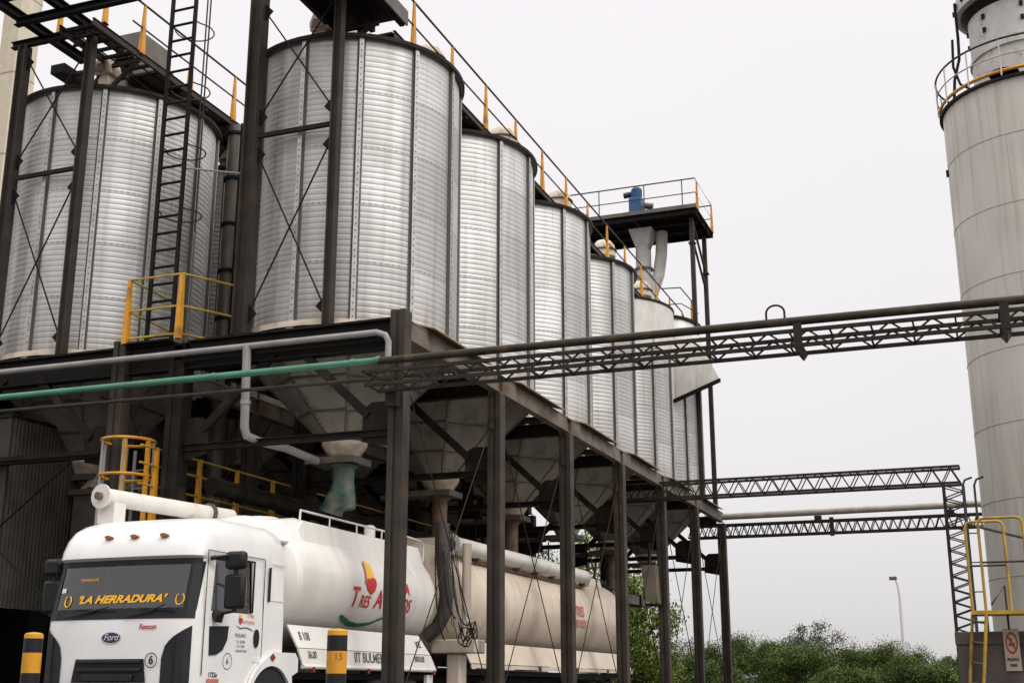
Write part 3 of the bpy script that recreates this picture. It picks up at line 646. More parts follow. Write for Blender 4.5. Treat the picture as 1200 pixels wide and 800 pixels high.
# ------------------------------------------------------------------ pipes on the frame
g = thing('drain_pipe', (-11.7, 17.95, 6.5), 'pale grey pipe along the front beam, dropping beside the first hopper', 'pipe')
MB().path([(-20.5, 17.95, 6.60), (-9.22, 17.95, 6.58), (-9.06, 17.95, 6.52), (-9.0, 17.95, 6.40), (-9.0, 17.95, 6.12)], .055, 10).build('pipe_run', MT['grey_pipe'], g)
MB().path([(-11.72, 17.95, 6.59), (-11.68, 17.95, 5.16), (-11.66, 18.0, 5.02), (-11.6, 18.3, 4.97), (-11.5, 19.0, 4.97), (-11.42, 20.0, 4.90)], .075, 10).build('drop_pipe', MT['grey_pipe'], g)
MB().tube((-11.69, 17.95, 5.55), (-11.69, 17.95, 5.62), .09, 12).build('coupling', MT['grey_pipe'], g)
c = thing('thin_pipe', (-13, 17.9, 5.8), 'thin brown pipe running below the green pipe', 'pipe')
MB().tube((-21, 17.7, 5.80), (-9.1, 17.7, 5.72), .034, 8).build('pipe_run', MT['rail'], c)
for x in (-19, -14.5, -9.3): MB().box2(x-.03, x+.03, 17.66, 18.0, 5.84, 5.87).build('clip', MT['steel_dark'], c, 0)
d = thing('tie_cable', (-17, 18, 4.9), 'dark horizontal strut and crossing cables in front of the corrugated shed', 'bracing')
MB().box2(-19.0, -14.68, 17.98, 18.04, 4.90, 4.98).build('strut', MT['steel_black'], d, 0)
MB().tube((-18.9, 18.0, 2.1), (-15.2, 18.0, 4.88), .02, 6).build('cable', MT['steel_black'], d); MB().tube((-18.9, 18.03, 4.88), (-15.2, 18.03, 2.1), .02, 6).build('cable', MT['steel_black'], d)
# ------------------------------------------------------------------ caged ladder and guards
la = thing('caged_ladder', (-13.9, 18.4, 7), 'tall black caged ladder rising in front of the left silo', 'ladder')
for x in (-14.18, -13.64): MB().box2(x-.035, x+.035, 18.375, 18.425, 6.9, 15.2).build('stile', MT['steel_black'], la, 0)
for i in range(24):
    z = 7.1+.335*i; MB().tube((-14.18, 18.4, z), (-13.64, 18.4, z), .026, 6).build('rung', MT['steel_black'], la)
for i in range(4):
    z = 9.6+1.3*i; c = (-13.905, 18.78)
    pts = [(-13.64, 18.42, z)]+[(c[0]+.38*math.cos(R(a)), c[1]+.38*math.sin(R(a)), z) for a in range(-40, 221, 20)]+[(-14.18, 18.42, z)]
    MB().path(pts, .014, 6).build('cage_hoop', MT['rail'], la)
for a in (-5, 90): MB().bar((-13.905+.36*math.cos(R(a)), 18.78+.36*math.sin(R(a)), 9.2), (-13.905+.36*math.cos(R(a)), 18.78+.36*math.sin(R(a)), 15.2), .03, .012).build('cage_strap', MT['rail'], la, 0)
MB().tube((-13.68, 18.43, 10.4), (-12.2, 18.9, 10.2), .02, 6).build('stay', MT['grey_pipe'], la)
gd = thing('ladder_guard', (-13.7, 18.2, 6.9), 'yellow guard rail around the foot of the black caged ladder', 'guard rail')
for x, y in ((-14.33, 18.0), (-13.2, 18.0), (-12.55, 19.3)): MB().bar((x, y, 6.88), (x, y, 8.08), .10, .13, .06, .07).build('railing_post', MT['yellow'], gd, 0)
for z in (8.1, 7.5, 6.98): MB().path([(-14.4, 19.4, z), (-14.33, 18.0, z), (-13.2, 18.0, z), (-12.55, 19.3, z)], .022, 8).build('rail', MT['yellow_old'], gd)
MB().box2(-14.36, -13.4, 17.95, 19.3, 6.87, 6.90).build('plate', MT['steel_dark'], gd, 0)
lg = thing('yellow_cage', (-14.08, 18.1, 3), 'yellow ladder cage with grey bars behind the truck cab', 'ladder cage')
for z in (4.45, 5.08): MB().hoop((-14.08, 18.0, z), .46, .028).build('cage_hoop', MT['yellow'], lg)
for a in (20, 75, 130, 185, 240, 300): MB().bar((-14.08+.46*math.cos(R(a)), 18.0+.46*math.sin(R(a)), 2.4), (-14.08+.46*math.cos(R(a)), 18.0+.46*math.sin(R(a)), 5.06), .045, .02).build('cage_strap', MT['grey_pipe'], lg, 0)
for x in (-14.25, -13.95): MB().bar((x, 18.43, 0), (x, 18.43, 5.0), .05, .03).build('stile', MT['grey_pipe'], lg, 0)
for i in range(14): MB().tube((-14.25, 18.43, .35+.33*i), (-13.95, 18.43, .35+.33*i), .014, 6).build('rung', MT['grey_pipe'], lg)
MB().bar((-13.86, 17.62, 2.6), (-13.86, 17.62, 5.05), .07, .05).build('railing_post', MT['yellow'], lg, 0)
MB().bar((-13.62, 17.95, 2.6), (-13.62, 17.95, 5.06), .07, .05).build('railing_post', MT['yellow'], lg, 0)
lw = thing('lower_walkway', (-13.5, 21, 3.7), 'shaded walkway with yellow rails between the two silo rows', 'walkway')
MB().box2(-14.2, -13.55, 18.5, 33, 3.66, 3.72).build('deck', MT['steel_dark'], lw, 0)
for y in (18.05, 19.35, 20.6, 21.9, 23.2): MB().bar((-13.5, y, 3.66), (-13.5, y, 4.94), .10, .12, .06, .06).build('railing_post', MT['yellow'], lw, 0)
for z in (4.92, 4.62, 4.26): MB().path([(-13.5, 17.6, z), (-13.5, 33, z)], .02, 8).build('rail', MT['yellow_old'], lw)
for y in (20, 25, 30): MB().bar((-13.9, y, 0), (-13.9, y, 3.65), .12, .12).build('leg', MT['steel_dark'], lw, 0)

# ------------------------------------------------------------------ corrugated shed, machine, back buildings
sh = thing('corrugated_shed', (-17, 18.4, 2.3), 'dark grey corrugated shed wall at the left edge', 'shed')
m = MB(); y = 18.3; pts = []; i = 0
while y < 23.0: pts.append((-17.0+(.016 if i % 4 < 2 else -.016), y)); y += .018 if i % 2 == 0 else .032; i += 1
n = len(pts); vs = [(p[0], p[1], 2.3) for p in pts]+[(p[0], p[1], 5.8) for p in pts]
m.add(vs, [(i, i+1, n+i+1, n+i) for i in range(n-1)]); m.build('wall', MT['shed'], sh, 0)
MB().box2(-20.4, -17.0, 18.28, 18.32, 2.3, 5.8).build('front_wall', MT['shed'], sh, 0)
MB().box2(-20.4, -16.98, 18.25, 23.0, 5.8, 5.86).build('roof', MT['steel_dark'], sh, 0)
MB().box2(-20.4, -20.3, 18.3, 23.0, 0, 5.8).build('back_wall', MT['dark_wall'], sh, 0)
for y in (18.4, 22.9): MB().box2(-17.12, -17.03, y-.05, y+.05, 0, 5.79).build('post', MT['steel_dark'], sh, 0)
mc = thing('dusty_hopper', (-16.2, 20.6, 0), 'grey hopper heaped with dusty grain beside the corrugated shed', 'hopper')
m = MB(); m.box2(-16.85, -15.9, 20.0, 21.2, 2.4, 4.55); m.box2(-16.92, -15.83, 19.93, 21.27, 4.55, 4.66); m.lathe([(.2, 1.2), (.66, 2.4)], (-16.37, 20.6, 0), 4, R(45)); m.build('bin', MT['dull'], mc, 0)
for x in (-16.8, -15.95):
    for y in (20.05, 21.15): MB().box2(x-.05, x+.05, y-.05, y+.05, 0, 2.4).build('leg', MT['steel_dark'], mc, 0)
gm_ = []
m = MB(); nx = 14
hgt = lambda i, j: 4.60+.42*max(0, 1-((i/nx*2-1)**4+(j/nx*2-1)**4)/1.2)**.8*(.75+.5*rng.random())
vs = [(-16.85+.95*i/nx, 20.0+1.2*j/nx, hgt(i, j)) for i in range(nx+1) for j in range(nx+1)]
m.add(vs, [(i*(nx+1)+j, (i+1)*(nx+1)+j, (i+1)*(nx+1)+j+1, i*(nx+1)+j+1) for i in range(nx) for j in range(nx)]); m.build('grain_heap', MT['grain'], mc, 60)
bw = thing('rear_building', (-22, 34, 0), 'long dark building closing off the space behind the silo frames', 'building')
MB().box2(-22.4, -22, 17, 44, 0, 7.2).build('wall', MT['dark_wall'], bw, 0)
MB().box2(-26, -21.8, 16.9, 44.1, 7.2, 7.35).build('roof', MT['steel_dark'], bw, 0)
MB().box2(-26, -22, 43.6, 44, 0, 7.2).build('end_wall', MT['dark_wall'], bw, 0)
tw = thing('elevator_tower', (-29.3, 31, 0), 'tall narrow cream tower rising behind the left silo', 'tower')
MB().box2(-30.15, -29.45, 30, 31.0, 0, 27).build('wall', MT['cream_wall'], tw, 0); MB().box2(-30.25, -29.35, 29.9, 31.1, 27, 27.3).build('roof', MT['steel_dark'], tw, 0)
m = MB()
for z in np.arange(3, 27, 3.0): m.box2(-30.16, -29.44, 29.99, 31.01, z-.02, z+.02)
m.build('band', MT['seam'], tw, 0)
be = thing('gap_shade_casing', (-15.2, 22.6, 0), 'dark casings added to deepen the shade between the two nearest silos', 'elevator')  # casings added to darken the gap in front of the shaded silo
for x, y, r in ((-15.32, 22.55, .20), (-14.98, 22.9, .15)):
    MB().tube((x, y, 0), (x, y, 13.3), r, 20).build('casing', MT['dull'], be)
    for z in np.arange(7.6, 13.2, 1.1 if r > .18 else 1.4): MB().tube((x, y, z-.03), (x, y, z+.03), r+.045, 20).build('flange', MT['steel_dark'], be)
MB().box2(-15.0, -14.9, 22.2, 22.3, 6.9, 13.2).build('cable_tray', MT['steel_dark'], be, 0)
# conveyors, ducts and clutter hanging in the dark under the hoppers
cv = thing('screw_conveyor', (-12.2, 30, 4), 'long grey trough conveyor under the hoppers of the front row', 'conveyor')
m = MB(); m.box2(-11.9, -11.5, 27.8, 44.0, 3.62, 3.92); m.build('trough', MT['dull'], cv, 0)
m = MB()
for y in np.arange(28.3, 44, 1.8): m.box2(-11.95, -11.45, y-.03, y+.03, 3.58, 3.97); m.bar((-11.7, y, 3.97), (-11.7, y, 4.86), .03, .03)
m.build('flange', MT['steel_dark'], cv, 0)
cv2 = thing('overhead_duct', (-12.6, 30, 5.8), 'dark round duct running lengthwise below the deck', 'duct')
MB().tube((-12.7, 18.6, 4.30), (-12.7, 44, 4.30), .16, 14).build('duct_run', MT['steel_dark'], cv2)
for y in np.arange(19.5, 44, 3.1): MB().tube((-12.7, y-.05, 4.30), (-12.7, y+.05, 4.30), .19, 14).build('flange', MT['steel_dark'], cv2)
for k in range(1, 6):
    t = thing('gate_actuator', (SX-.9, SY0+PIT*k, 4.9), ['', 'gate actuator on the second hopper outlet', 'gate actuator on the third hopper outlet', 'gate actuator on the fourth hopper outlet', 'gate actuator on the fifth hopper outlet', 'gate actuator on the last hopper outlet'][k], 'actuator', 'gate actuators')
    y = SY0+PIT*k; MB().tube((SX-.62, y, 4.90), (SX-1.4, y, 4.90), .07, 12).build('cylinder', MT['dull'], t); MB().box2(SX-1.0, SX-.8, y-.12, y+.12, 4.98, 5.2).build('valve_block', MT['steel_dark'], t, 0)
sc_ = thing('hanging_chute', (-9.0, 35.3, 3.2), 'rusty brown hanging chute box beside the fifth column', 'chute')
m = MB(); m.add([(-9.42, 35.1, 4.25), (-9.0, 35.1, 4.25), (-9.0, 35.5, 4.25), (-9.42, 35.5, 4.25), (-9.28, 35.1, 3.25), (-8.95, 35.1, 3.18), (-8.95, 35.5, 3.18), (-9.28, 35.5, 3.25)], [(0,1,2,3),(7,6,5,4),(0,4,5,1),(1,5,6,2),(2,6,7,3),(3,7,4,0)]); m.build('box', MT['beam'], sc_, 0)
MB().box2(-9.32, -8.92, 35.07, 35.53, 3.12, 3.178).build('lip', MT['steel_black'], sc_, 0); MB().tube((-9.2, 35.3, 4.25), (-9.2, 35.3, 4.9), .05, 8).build('hanger', MT['steel_dark'], sc_)

# ------------------------------------------------------------------ lettering helper
def subdiv(me, step):
    b_ = bmesh.new(); b_.from_mesh(me); bmesh.ops.triangulate(b_, faces=b_.faces[:])
    for _ in range(6):
        long = [e_ for e_ in b_.edges if e_.calc_length() > step]
        if not long: break
        bmesh.ops.subdivide_edges(b_, edges=long, cuts=1); bmesh.ops.triangulate(b_, faces=b_.faces[:])
    b_.to_mesh(me); b_.free()
def text(name, s, size, m, parent, fn, bold=0., shear=0., align='CENTER', sub=0, sx=1.):
    cu = bpy.data.curves.new(name, 'FONT'); cu.body = s; cu.size = size; cu.align_x = align; cu.align_y = 'CENTER'; cu.offset = bold; cu.shear = shear
    tmp = bpy.data.objects.new(name, cu); COL.objects.link(tmp); bpy.context.view_layer.update()
    dg = bpy.context.evaluated_depsgraph_get(); me = bpy.data.meshes.new_from_object(tmp.evaluated_get(dg)); bpy.data.objects.remove(tmp); bpy.data.curves.remove(cu)
    org = ORG.get(parent, Vector((0, 0, 0)))
    if sub: subdiv(me, sub)
    for v_ in me.vertices: v_.co = Vector(fn(v_.co.x*sx, v_.co.y))-org
    me.materials.clear(); me.materials.append(m); me.name = name
    o = bpy.data.objects.new(name, me); COL.objects.link(o); o.parent = parent; ORG[o] = org; return o
def shape(name, polys, m, parent, fn):
    b = MB()
    for p in polys: b.add([fn(*q) for q in p], [tuple(range(len(p)))])
    return b.build(name, m, parent, 0)
def disc(c, r, n=28, a=1., b=1.): return [(c[0]+a*r*math.cos(2*math.pi*i/n), c[1]+b*r*math.sin(2*math.pi*i/n)) for i in range(n)]
def annulus(name, c, r0, r1, m, parent, fn, a=1., b=1., n=36):
    bb = MB(); vs = [fn(c[0]+a*r*math.cos(2*math.pi*i/n), c[1]+b*r*math.sin(2*math.pi*i/n)) for r in (r0, r1) for i in range(n)]
    bb.add(vs, [(i, (i+1) % n, n+(i+1) % n, n+i) for i in range(n)]); return bb.build(name, m, parent, 0)

# ------------------------------------------------------------------ tanker truck
TX, TY = -10.97, 14.0
tk = thing('tanker_truck', (TX, TY+1, 0), 'white tanker truck parked under the silos, cab facing the camera', 'truck')
PLAN = [(0, 0), (.35, .0), (.70, .012), (.97, .05), (1.08, .09), (1.165, .165), (1.205, .27), (1.222, .42), (1.225, .75), (1.225, 1.10), (1.225, 1.42), (1.225, 1.60), (1.225, 1.95), (1.225, 2.28), (1.16, 2.36), (.6, 2.36), (0, 2.36)]
LEV = [(.58, .03, 1.), (.94, .0, 1.), (1.24, .0, 1.), (1.50, 0., 1.), (1.77, .004, 1.), (1.82, .012, .999), (1.88, .03, .997), (2.22, .105, .987), (2.52, .17, .978), (2.555, .175, .976), (2.595, .10, .980), (2.70, .115, .978), (2.86, .19, .968), (2.99, .29, .938), (3.08, .42, .880), (3.15, .62, .80), (3.18, .9, .68)]
def cab_pt(i, j, side=1, inset=0):
    x, y = PLAN[i]; z, fy, sc = LEV[j]
    t = max(0, 1-y/1.1) if y < 1.1 else 0
    yy = y+fy*(t if z < 2.75 else max(t, 0)+(0))
    if z > 2.6:  # roof curves back on all sides
        yy = y*(1-(fy-.1)*.18)+fy*max(0, 1-y/2.3)
    xx = x*sc
    if inset: xx *= (1-inset/1.2); yy = 1.15+(yy-1.15)*(1-inset/1.15)
    return Vector((TX+side*xx, TY+yy, z-(inset*.8 if z > 2.7 else 0)))
def win_face(i, j):
    z = j in (6, 7); z_ = j in (6, 7, 8, 9)
    if i <= 3 and z: return 'w'                # windscreen: columns 0..3
    if i == 3-0 and z and False: return 'w'
    if 7 <= i <= 9 and z_: return 's'
    return None
def cab(inset=0, skip=True):
    m = MB(); nI, nJ = len(PLAN), len(LEV)
    vs = []; idx = {}
    cols = [(i, -1) for i in range(nI-1, 0, -1)]+[(i, 1) for i in range(nI)]
    for j in range(nJ):
        for q, (i, s_) in enumerate(cols): idx[(q, j)] = len(vs); vs.append(cab_pt(i, j, s_, inset))
    fs = []; nc = len(cols)
    for j in range(nJ-1):
        for q in range(nc):
            q2 = (q+1) % nc
            if q2 == 0 and q == nc-1:
                i0 = nI-1
            i0 = min(cols[q][0], cols[q2][0]) if q2 else nI-1
            if q2 and cols[q][0] == cols[q2][0]: continue
            if skip and win_face(i0, j): continue
            fs.append((idx[(q, j)], idx[(q2, j)], idx[(q2, j+1)], idx[(q, j+1)]))
    fs.append(tuple(idx[(q, nJ-1)] for q in range(nc)))
    if inset: fs.append(tuple(idx[(q, 0)] for q in range(nc))[::-1])
    return m.add(vs, fs)
cb = cab().build('cab', MT['white_truck'], tk, 32)
cab(.05).build('cab_lining', MT['lining'], tk, 30)
def winpatch(iset, jset, sides, out=.0):
    m = MB()
    for s_ in sides:
        for i in iset:
            for j in jset:
                ps = [cab_pt(i, j, s_), cab_pt(i+1, j, s_), cab_pt(i+1, j+1, s_), cab_pt(i, j+1, s_)]
                if s_ < 0: ps = ps[::-1]
                m.add(ps, [(0, 1, 2, 3)])
    return m
gl = winpatch((0, 1, 2, 3), (6, 7), (-1, 1)); gl.build('windscreen', MT['glass'], tk, 60)
def offset_band(name, iset, j0, j1, matl, off, sides=(-1, 1), za=0, zb=0):
    m = MB()
    for s_ in sides:
        for i in iset:
            ps = []
            for ii, jj, dz in ((i, j0, za), (i+1, j0, za), (i+1, j1, zb), (i, j1, zb)):
                p = cab_pt(ii, jj, s_); q = p+Vector((s_*off*(.2 if PLAN[ii][0] < .9 else .8), -off if PLAN[ii][1] < .3 else -off*.2, dz)); ps.append(q)
            if s_ < 0: ps = ps[::-1]
            m.add(ps, [(0, 1, 2, 3)])
    return m.build(name, matl, tk, 60)
offset_band('windscreen_sill', (0, 1, 2, 3, 4), 4, 6, MT['plastic'], .006, zb=.03)
offset_band('visor_shade_strip', (0, 1, 2, 3, 4), 8, 9, MT['plastic'], .010, za=-.04, zb=.03)  # black strip painted as the shadow under the visor brow
for s_ in (-1, 1):   # black edge pillars beside the glass
    m = MB(); o_ = Vector((s_*.004, -.006, 0)); q = lambda i, j, k, t: cab_pt(i, j, s_).lerp(cab_pt(k, j, s_), t)+o_
    lo = [q(4, 6, 3, .55), q(4, 6, 4, 0), q(5, 6, 5, 0), q(5, 6, 6, .06)]; hi = [q(4, 8, 3, .40), q(4, 8, 4, 0), q(5, 8, 5, 0), q(5, 8, 6, .55)]
    for k in range(3):
        ps = [lo[k], lo[k+1], hi[k+1], hi[k]]; m.add(ps if s_ > 0 else ps[::-1], [(0, 1, 2, 3)])
    m.build('windscreen_edge', MT['plastic'], tk, 60)
for s_ in (-1, 1):
    dr = winpatch((7, 8, 9), (6, 7, 8, 9), (s_,)); wo = dr.build('side_window', MT['glass'], tk, 60)
    m = MB(); X = TX+s_*1.237
    for y0, y1, z0, z1 in ((14.42, 15.44, 2.585, 2.61), (15.415, 15.44, 1.9, 2.6)): m.box2(X-.01, X+.004, y0, y1, z0, z1)
    m.build('window_seal', MT['plastic'], wo, 0)
    # seams of the door
    m = MB()
    for y in (14.30, 15.72): m.box2(X-.014, X-.0085, y-.006, y+.006, 1.05, 2.66)
    m.box2(X-.02, X-.0145, 14.3, 15.72, 2.66, 2.67); dd = m.build('door_seam', MT['plastic2'], tk, 0)
    dh = MB(); dh.lathe([(.055, 0), (.06, .006), (.02, .02)], (0, 0, 0), 16)
    m = MB(); m.add([(X-.008+(.016 if k else 0), 15.56+.065*math.cos(a), 1.56+.125*math.sin(a)) for k in (0, 1) for a in np.linspace(0, 2*math.pi, 18, endpoint=False)], [(i, (i+1) % 18, 18+(i+1) % 18, 18+i) for i in range(18)]+[tuple(range(18, 36))]); m.build('door_handle', MT['plastic'], tk, 0)
    m = MB(); m.prism([(X-.02, 14.42, 1.68), (X-.02, 14.86, 1.70), (X-.02, 14.84, 1.52), (X-.02, 14.74, 1.38), (X-.02, 14.60, 1.32), (X-.02, 14.44, 1.31)], (.022, 0, 0) if s_ > 0 else (-.002, 0, 0)); m.build('step_window', MT['plastic'], tk, 0)
    m = MB(); m.box2(X-.012, X+.006, 15.83, 15.87, 2.08, 2.56); m.build('air_slot', MT['plastic'], tk, 0)
    # sleeper panel relief
    m = MB(); m.box2(X-.014, X-.009, 15.95, 16.3, 2.62, 2.632); m.box2(X-.014, X-.009, 15.9, 16.3, 2.10, 2.112); m.build('panel_crease', MT['white_tank'], tk, 0)
    # mirrors on a curved arm
    xa = TX+s_*1.24; xm = TX+s_*1.50; my = 14.56
    mr_ = MB(); mr_.box2(xm-.15, xm+.15, my-.06, my+.06, 1.90, 2.36); mo = mr_.build('mirror', MT['plastic'], tk, 30, bevel=.045)
    m = MB(); m.box2(xm-.13, xm+.13, my+.061, my+.066, 1.95, 2.31); m.build('mirror_glass', MT['chrome'], mo, 0)
    m = MB(); m.box2(xm-.15, xm+.15, my-.08, my+.06, 2.42, 2.66); m.build('wide_mirror', MT['plastic'], tk, 30, bevel=.05)
    m = MB(); m.path([(xa-s_*.03, 14.36, 2.56), (xm, my, 2.62), (xm, my, 1.87), (xa, 14.50, 1.84)], .032, 8); m.build('mirror_arm', MT['plastic'], tk)
    m = MB(); m.path([(xa-s_*.02, 14.52, 1.85), (xa+s_*.06, 14.52, 1.81), (xa+s_*.05, 14.52, 1.73)], .055, 10, rs=[.06, .075, .05]); m.build('mirror_hinge', MT['plastic'], tk)
    # black corner deflector
    m = MB()
    P = [(.60, 1.10), (.68, 1.42), (.80, 1.55), (1.10, 1.665), (1.20, 1.66), (1.20, .96), (.60, .96)]
    def onface(x, z, off=.012):
        for k in range(len(PLAN)-1):
            if PLAN[k][0] <= x <= PLAN[k+1][0]:
                tt = (x-PLAN[k][0])/(PLAN[k+1][0]-PLAN[k][0]+1e-9); yy = PLAN[k][1]*(1-tt)+PLAN[k+1][1]*tt; return Vector((TX+s_*(x+.005), TY+yy-off, z))
        return Vector((TX+s_*x, TY-off, z))
    xs = [.79, .83, .88, .93, .98, 1.03, 1.08, 1.12, 1.15]
    topz = lambda x: np.interp(x, [.79, .83, .90, 1.0, 1.08, 1.15], [1.27, 1.42, 1.51, 1.58, 1.63, 1.68])
    for k in range(len(xs)-1):
        ps = [onface(xs[k], .95), onface(xs[k+1], .95), onface(xs[k+1], topz(xs[k+1])), onface(xs[k], topz(xs[k]))]
        m.add(ps if s_ > 0 else ps[::-1], [(0, 1, 2, 3)])
    m.build('corner_deflector', MT['plastic2'], tk, 40)
    m = MB(); m.path([onface(.97-.05*((z-.96)/.62-.5)**2, z, .018) for z in np.linspace(.96, 1.55, 8)], .012, 6); m.build('deflector_rib', MT['plastic'], tk)
    m = MB(); m.box2(TX+s_*.62, TX+s_*1.12, TY-.05, TY+.06, .58, .84); m.build('headlight', MT['headlight'], tk, 30, bevel=.04)
    # fender with marker lamp
    m = MB(); ya, rr_ = 15.95, .66; pts = []
    for a in np.linspace(8, 172, 18): pts.append((ya-rr_*math.cos(R(a)), .56+rr_*math.sin(R(a))*1.12))
    outl = [(y, z) for y, z in pts]; inn = [(ya-(rr_-.06)*math.cos(R(a)), .56+(rr_-.06)*math.sin(R(a))*1.06) for a in np.linspace(172, 8, 18)]
    outl = [(15.10, .62)]+[(y, z) for y, z in outl if y < 15.75]+[(15.95, 1.385), (16.58, 1.385), (16.66, 1.30), (16.66, 1.12), (16.5, 1.06)]+[(y, z) for y, z in inn]
    m.prism([(TX+s_*1.235, y, z) for y, z in outl], (s_*.045, 0, 0)); m.box2(TX+s_*.85, TX+s_*1.234, 15.5, 16.6, 1.24, 1.30)
    m.build('fender', MT['white_truck'], tk, 30)
    m = MB(); m.prism([(TX+s_*1.229, y, z) for y, z in [(15.14, .5)]+[(ya-.60*math.cos(R(a)), .56+.63*math.sin(R(a))) for a in np.linspace(10, 170, 14)]+[(16.75, .5)]], (s_*.004, 0, 0)); m.build('wheel_well_shade', MT['rubber'], tk, 0)  # flat black panel standing in for the shade inside the arch
    m = MB(); m.prism([(TX+s_*1.281, 15.94+dx, 1.31+dz) for dx, dz in ((-.07, 0), (0, -.055), (.07, 0), (0, .055))], (s_*.012, 0, 0)); m.build('side_marker', MT['red_lens'], tk, 0)
# front of the cab
m = MB(); gx = .535
m.prism([(TX-gx, TY-.012, 1.26), (TX+gx, TY-.012, 1.26), (TX+gx+.05, TY-.012, .96), (TX-gx-.05, TY-.012, .96)], (0, .010, 0)); gr = m.build('grille', MT['plastic'], tk, 0)
m = MB()
for z in (1.235, 1.13): m.box2(TX-gx+.03, TX+gx-.03, TY-.045, TY-.0125, z-.03, z+.012)
m.box2(TX-gx+.14, TX+gx-.14, TY-.05, TY-.0125, .98, 1.06); m.build('grille_bar', MT['plastic2'], gr, 30, bevel=.008)
MB().box2(TX-1.18, TX+1.18, TY-.03, TY+.10, .905, .945).build('bumper_gap', MT['plastic'], tk, 0)
m = MB(); m.box2(TX-1.22, TX+1.22, TY-.07, TY+.45, .32, .90); bp = m.build('bumper', MT['white_truck'], tk, 30, bevel=.06)
MB().box2(TX-.55, TX+.55, TY-.085, TY-.071, .42, .60).build('air_intake', MT['plastic'], bp, 0)
for i, x in enumerate((-11.28, -10.86, -10.38)):
    y = TY+.19; z = 2.865; m = MB(); m.add([(x+.058*math.cos(a)*q, y-.0-.05*k, z+.026*math.sin(a)*q+.012*k) for k, q in ((0, 1.25), (1, .9)) for a in np.linspace(0, 2*math.pi, 14, endpoint=False)], [(i_, (i_+1) % 14, 14+(i_+1) % 14, 14+i_) for i_ in range(14)]+[tuple(range(14, 28))]); m.build('roof_marker', MT['amber'], tk, 30)
for x0, x1, z1 in ((-11.75, -11.05, 1.93), (-10.75, -10.15, 1.95)):
    m = MB(); m.path([(x0, TY-.03, 1.80), (x0+.35, TY-.02, 1.86), (x1, TY-.01, z1)], .010, 5); m.bar((x0+.2, TY-.02, 1.90), (x1+.1, TY+.02, 1.87), .02, .02); m.build('wiper', MT['plastic'], tk)
# interior
m = MB()
m.box2(TX-1.05, TX+1.05, TY+.16, TY+.55, 1.5, 1.82); m.build('dashboard', MT['plastic2'], tk, 30, bevel=.05)
for x in (TX-.55, TX+.58):
    m = MB(); m.box2(x-.24, x+.24, TY+1.25, TY+1.45, 1.4, 2.22); m.box2(x-.14, x+.14, TY+1.28, TY+1.42, 2.24, 2.46); m.build('seat', MT['fabric'], tk, 30, bevel=.06)
MB().path([(TX+.58+.21*math.cos(a), TY+.62+.09*math.sin(a), 1.90+.19*math.sin(a)) for a in np.linspace(0, 2*math.pi, 22, endpoint=False)], .018, 6, closed=True).build('steering_wheel', MT['plastic'], tk)
m = MB()
for i in range(7): m.box2(TX-1.05+.07*i, TX-1.005+.07*i, TY+1.62+.02*(i % 2), TY+1.66+.02*(i % 2), 1.75, 2.56)
m.build('curtain', MT['curtain'], tk, 0)
# lettering on the cab
def wsp(x, z, off=.012):
    t = (z-1.88)/(2.52-1.88); yy = .03+(.17-.03)*t; ax = abs(x-TX)
    yy += np.interp(ax, [0, .35, .70, .97, 1.08], [0, 0, .012, .05, .09]); return (x, TY+yy-off, z)
text('windscreen_lettering', "'LA HERRADURA'", .140, MT['sticker'], tk, lambda x, y: wsp(TX+.045+x, 2.03+y*.98), bold=.006, shear=.3, sx=1.30)
for x in (-.82, .96):
    m = MB(); m.path([wsp(TX+x+.055*math.cos(R(a)), 2.02+.075*math.sin(R(a)), .012) for a in range(-240, 61, 20)], .009, 5); m.build('horseshoe_sticker', MT['sticker'], tk)
text('windscreen_lettering', 'TRANSPORTE', .05, MT['sticker'], tk, lambda x, y: wsp(TX-.52+x, 2.30+y))
shape('toll_sticker', [[(-.98, 2.14), (-.90, 2.14), (-.90, 2.20), (-.98, 2.20)]], MT['lamp'], tk, lambda x, z: wsp(TX+x, z))
fr = lambda x, z: (x, TY-.007, z)
shape('front_badge', [disc((TX, 1.53), .155, 40, 1, .50)], MT['chrome'], tk, lambda x, z: (x, TY-.009, z))
shape('front_badge_field', [disc((TX, 1.53), .143, 40, 1, .47)], MT['navy'], tk, lambda x, z: (x, TY-.013, z))
text('badge_lettering', 'Ford', .115, MT['chrome'], tk, lambda x, y: (TX+x, TY-.017, 1.535+y), shear=.35, bold=.001, sx=1.05)
text('bonnet_lettering', 'Fumcom', .09, MT['red'], tk, lambda x, y: (TX+.56+x, TY-.004, 1.665+y), shear=.25, bold=.003, sx=.85)
annulus('number_ring', (TX+.655, 1.24), .085, .097, MT['black_sign'], tk, lambda x, z: (x, TY+.002-.012, z))
text('number_six', '6', .15, MT['black_sign'], tk, lambda x, y: (TX+.655+x, TY-.010, 1.24+y), bold=.004)
sidef = lambda y, z: (TX+1.2315, y, z)
text('door_lettering', 'Tres', .10, MT['red_faded'], tk, lambda x, y: sidef(15.40+x, 1.86+y)); text('door_lettering', 'Arroyos', .10, MT['red_faded'], tk, lambda x, y: sidef(15.34+x, 1.775+y))
shape('door_emblem', [[(15.11, 1.865), (15.17, 1.865), (15.18, 1.83), (15.16, 1.80), (15.12, 1.81)]], MT['orange_sign'], tk, sidef)
shape('door_emblem', [[(15.10, 1.82), (15.19, 1.82), (15.18, 1.77), (15.15, 1.73), (15.11, 1.77)]], MT['red'], tk, lambda y, z: (TX+1.234, y, z))
shape('door_swoosh', [[(15.02, 1.72), (15.15, 1.69), (15.30, 1.705), (15.40, 1.685), (15.52, 1.65), (15.40, 1.668), (15.30, 1.688), (15.15, 1.672)]], MT['green_sign'], tk, sidef)
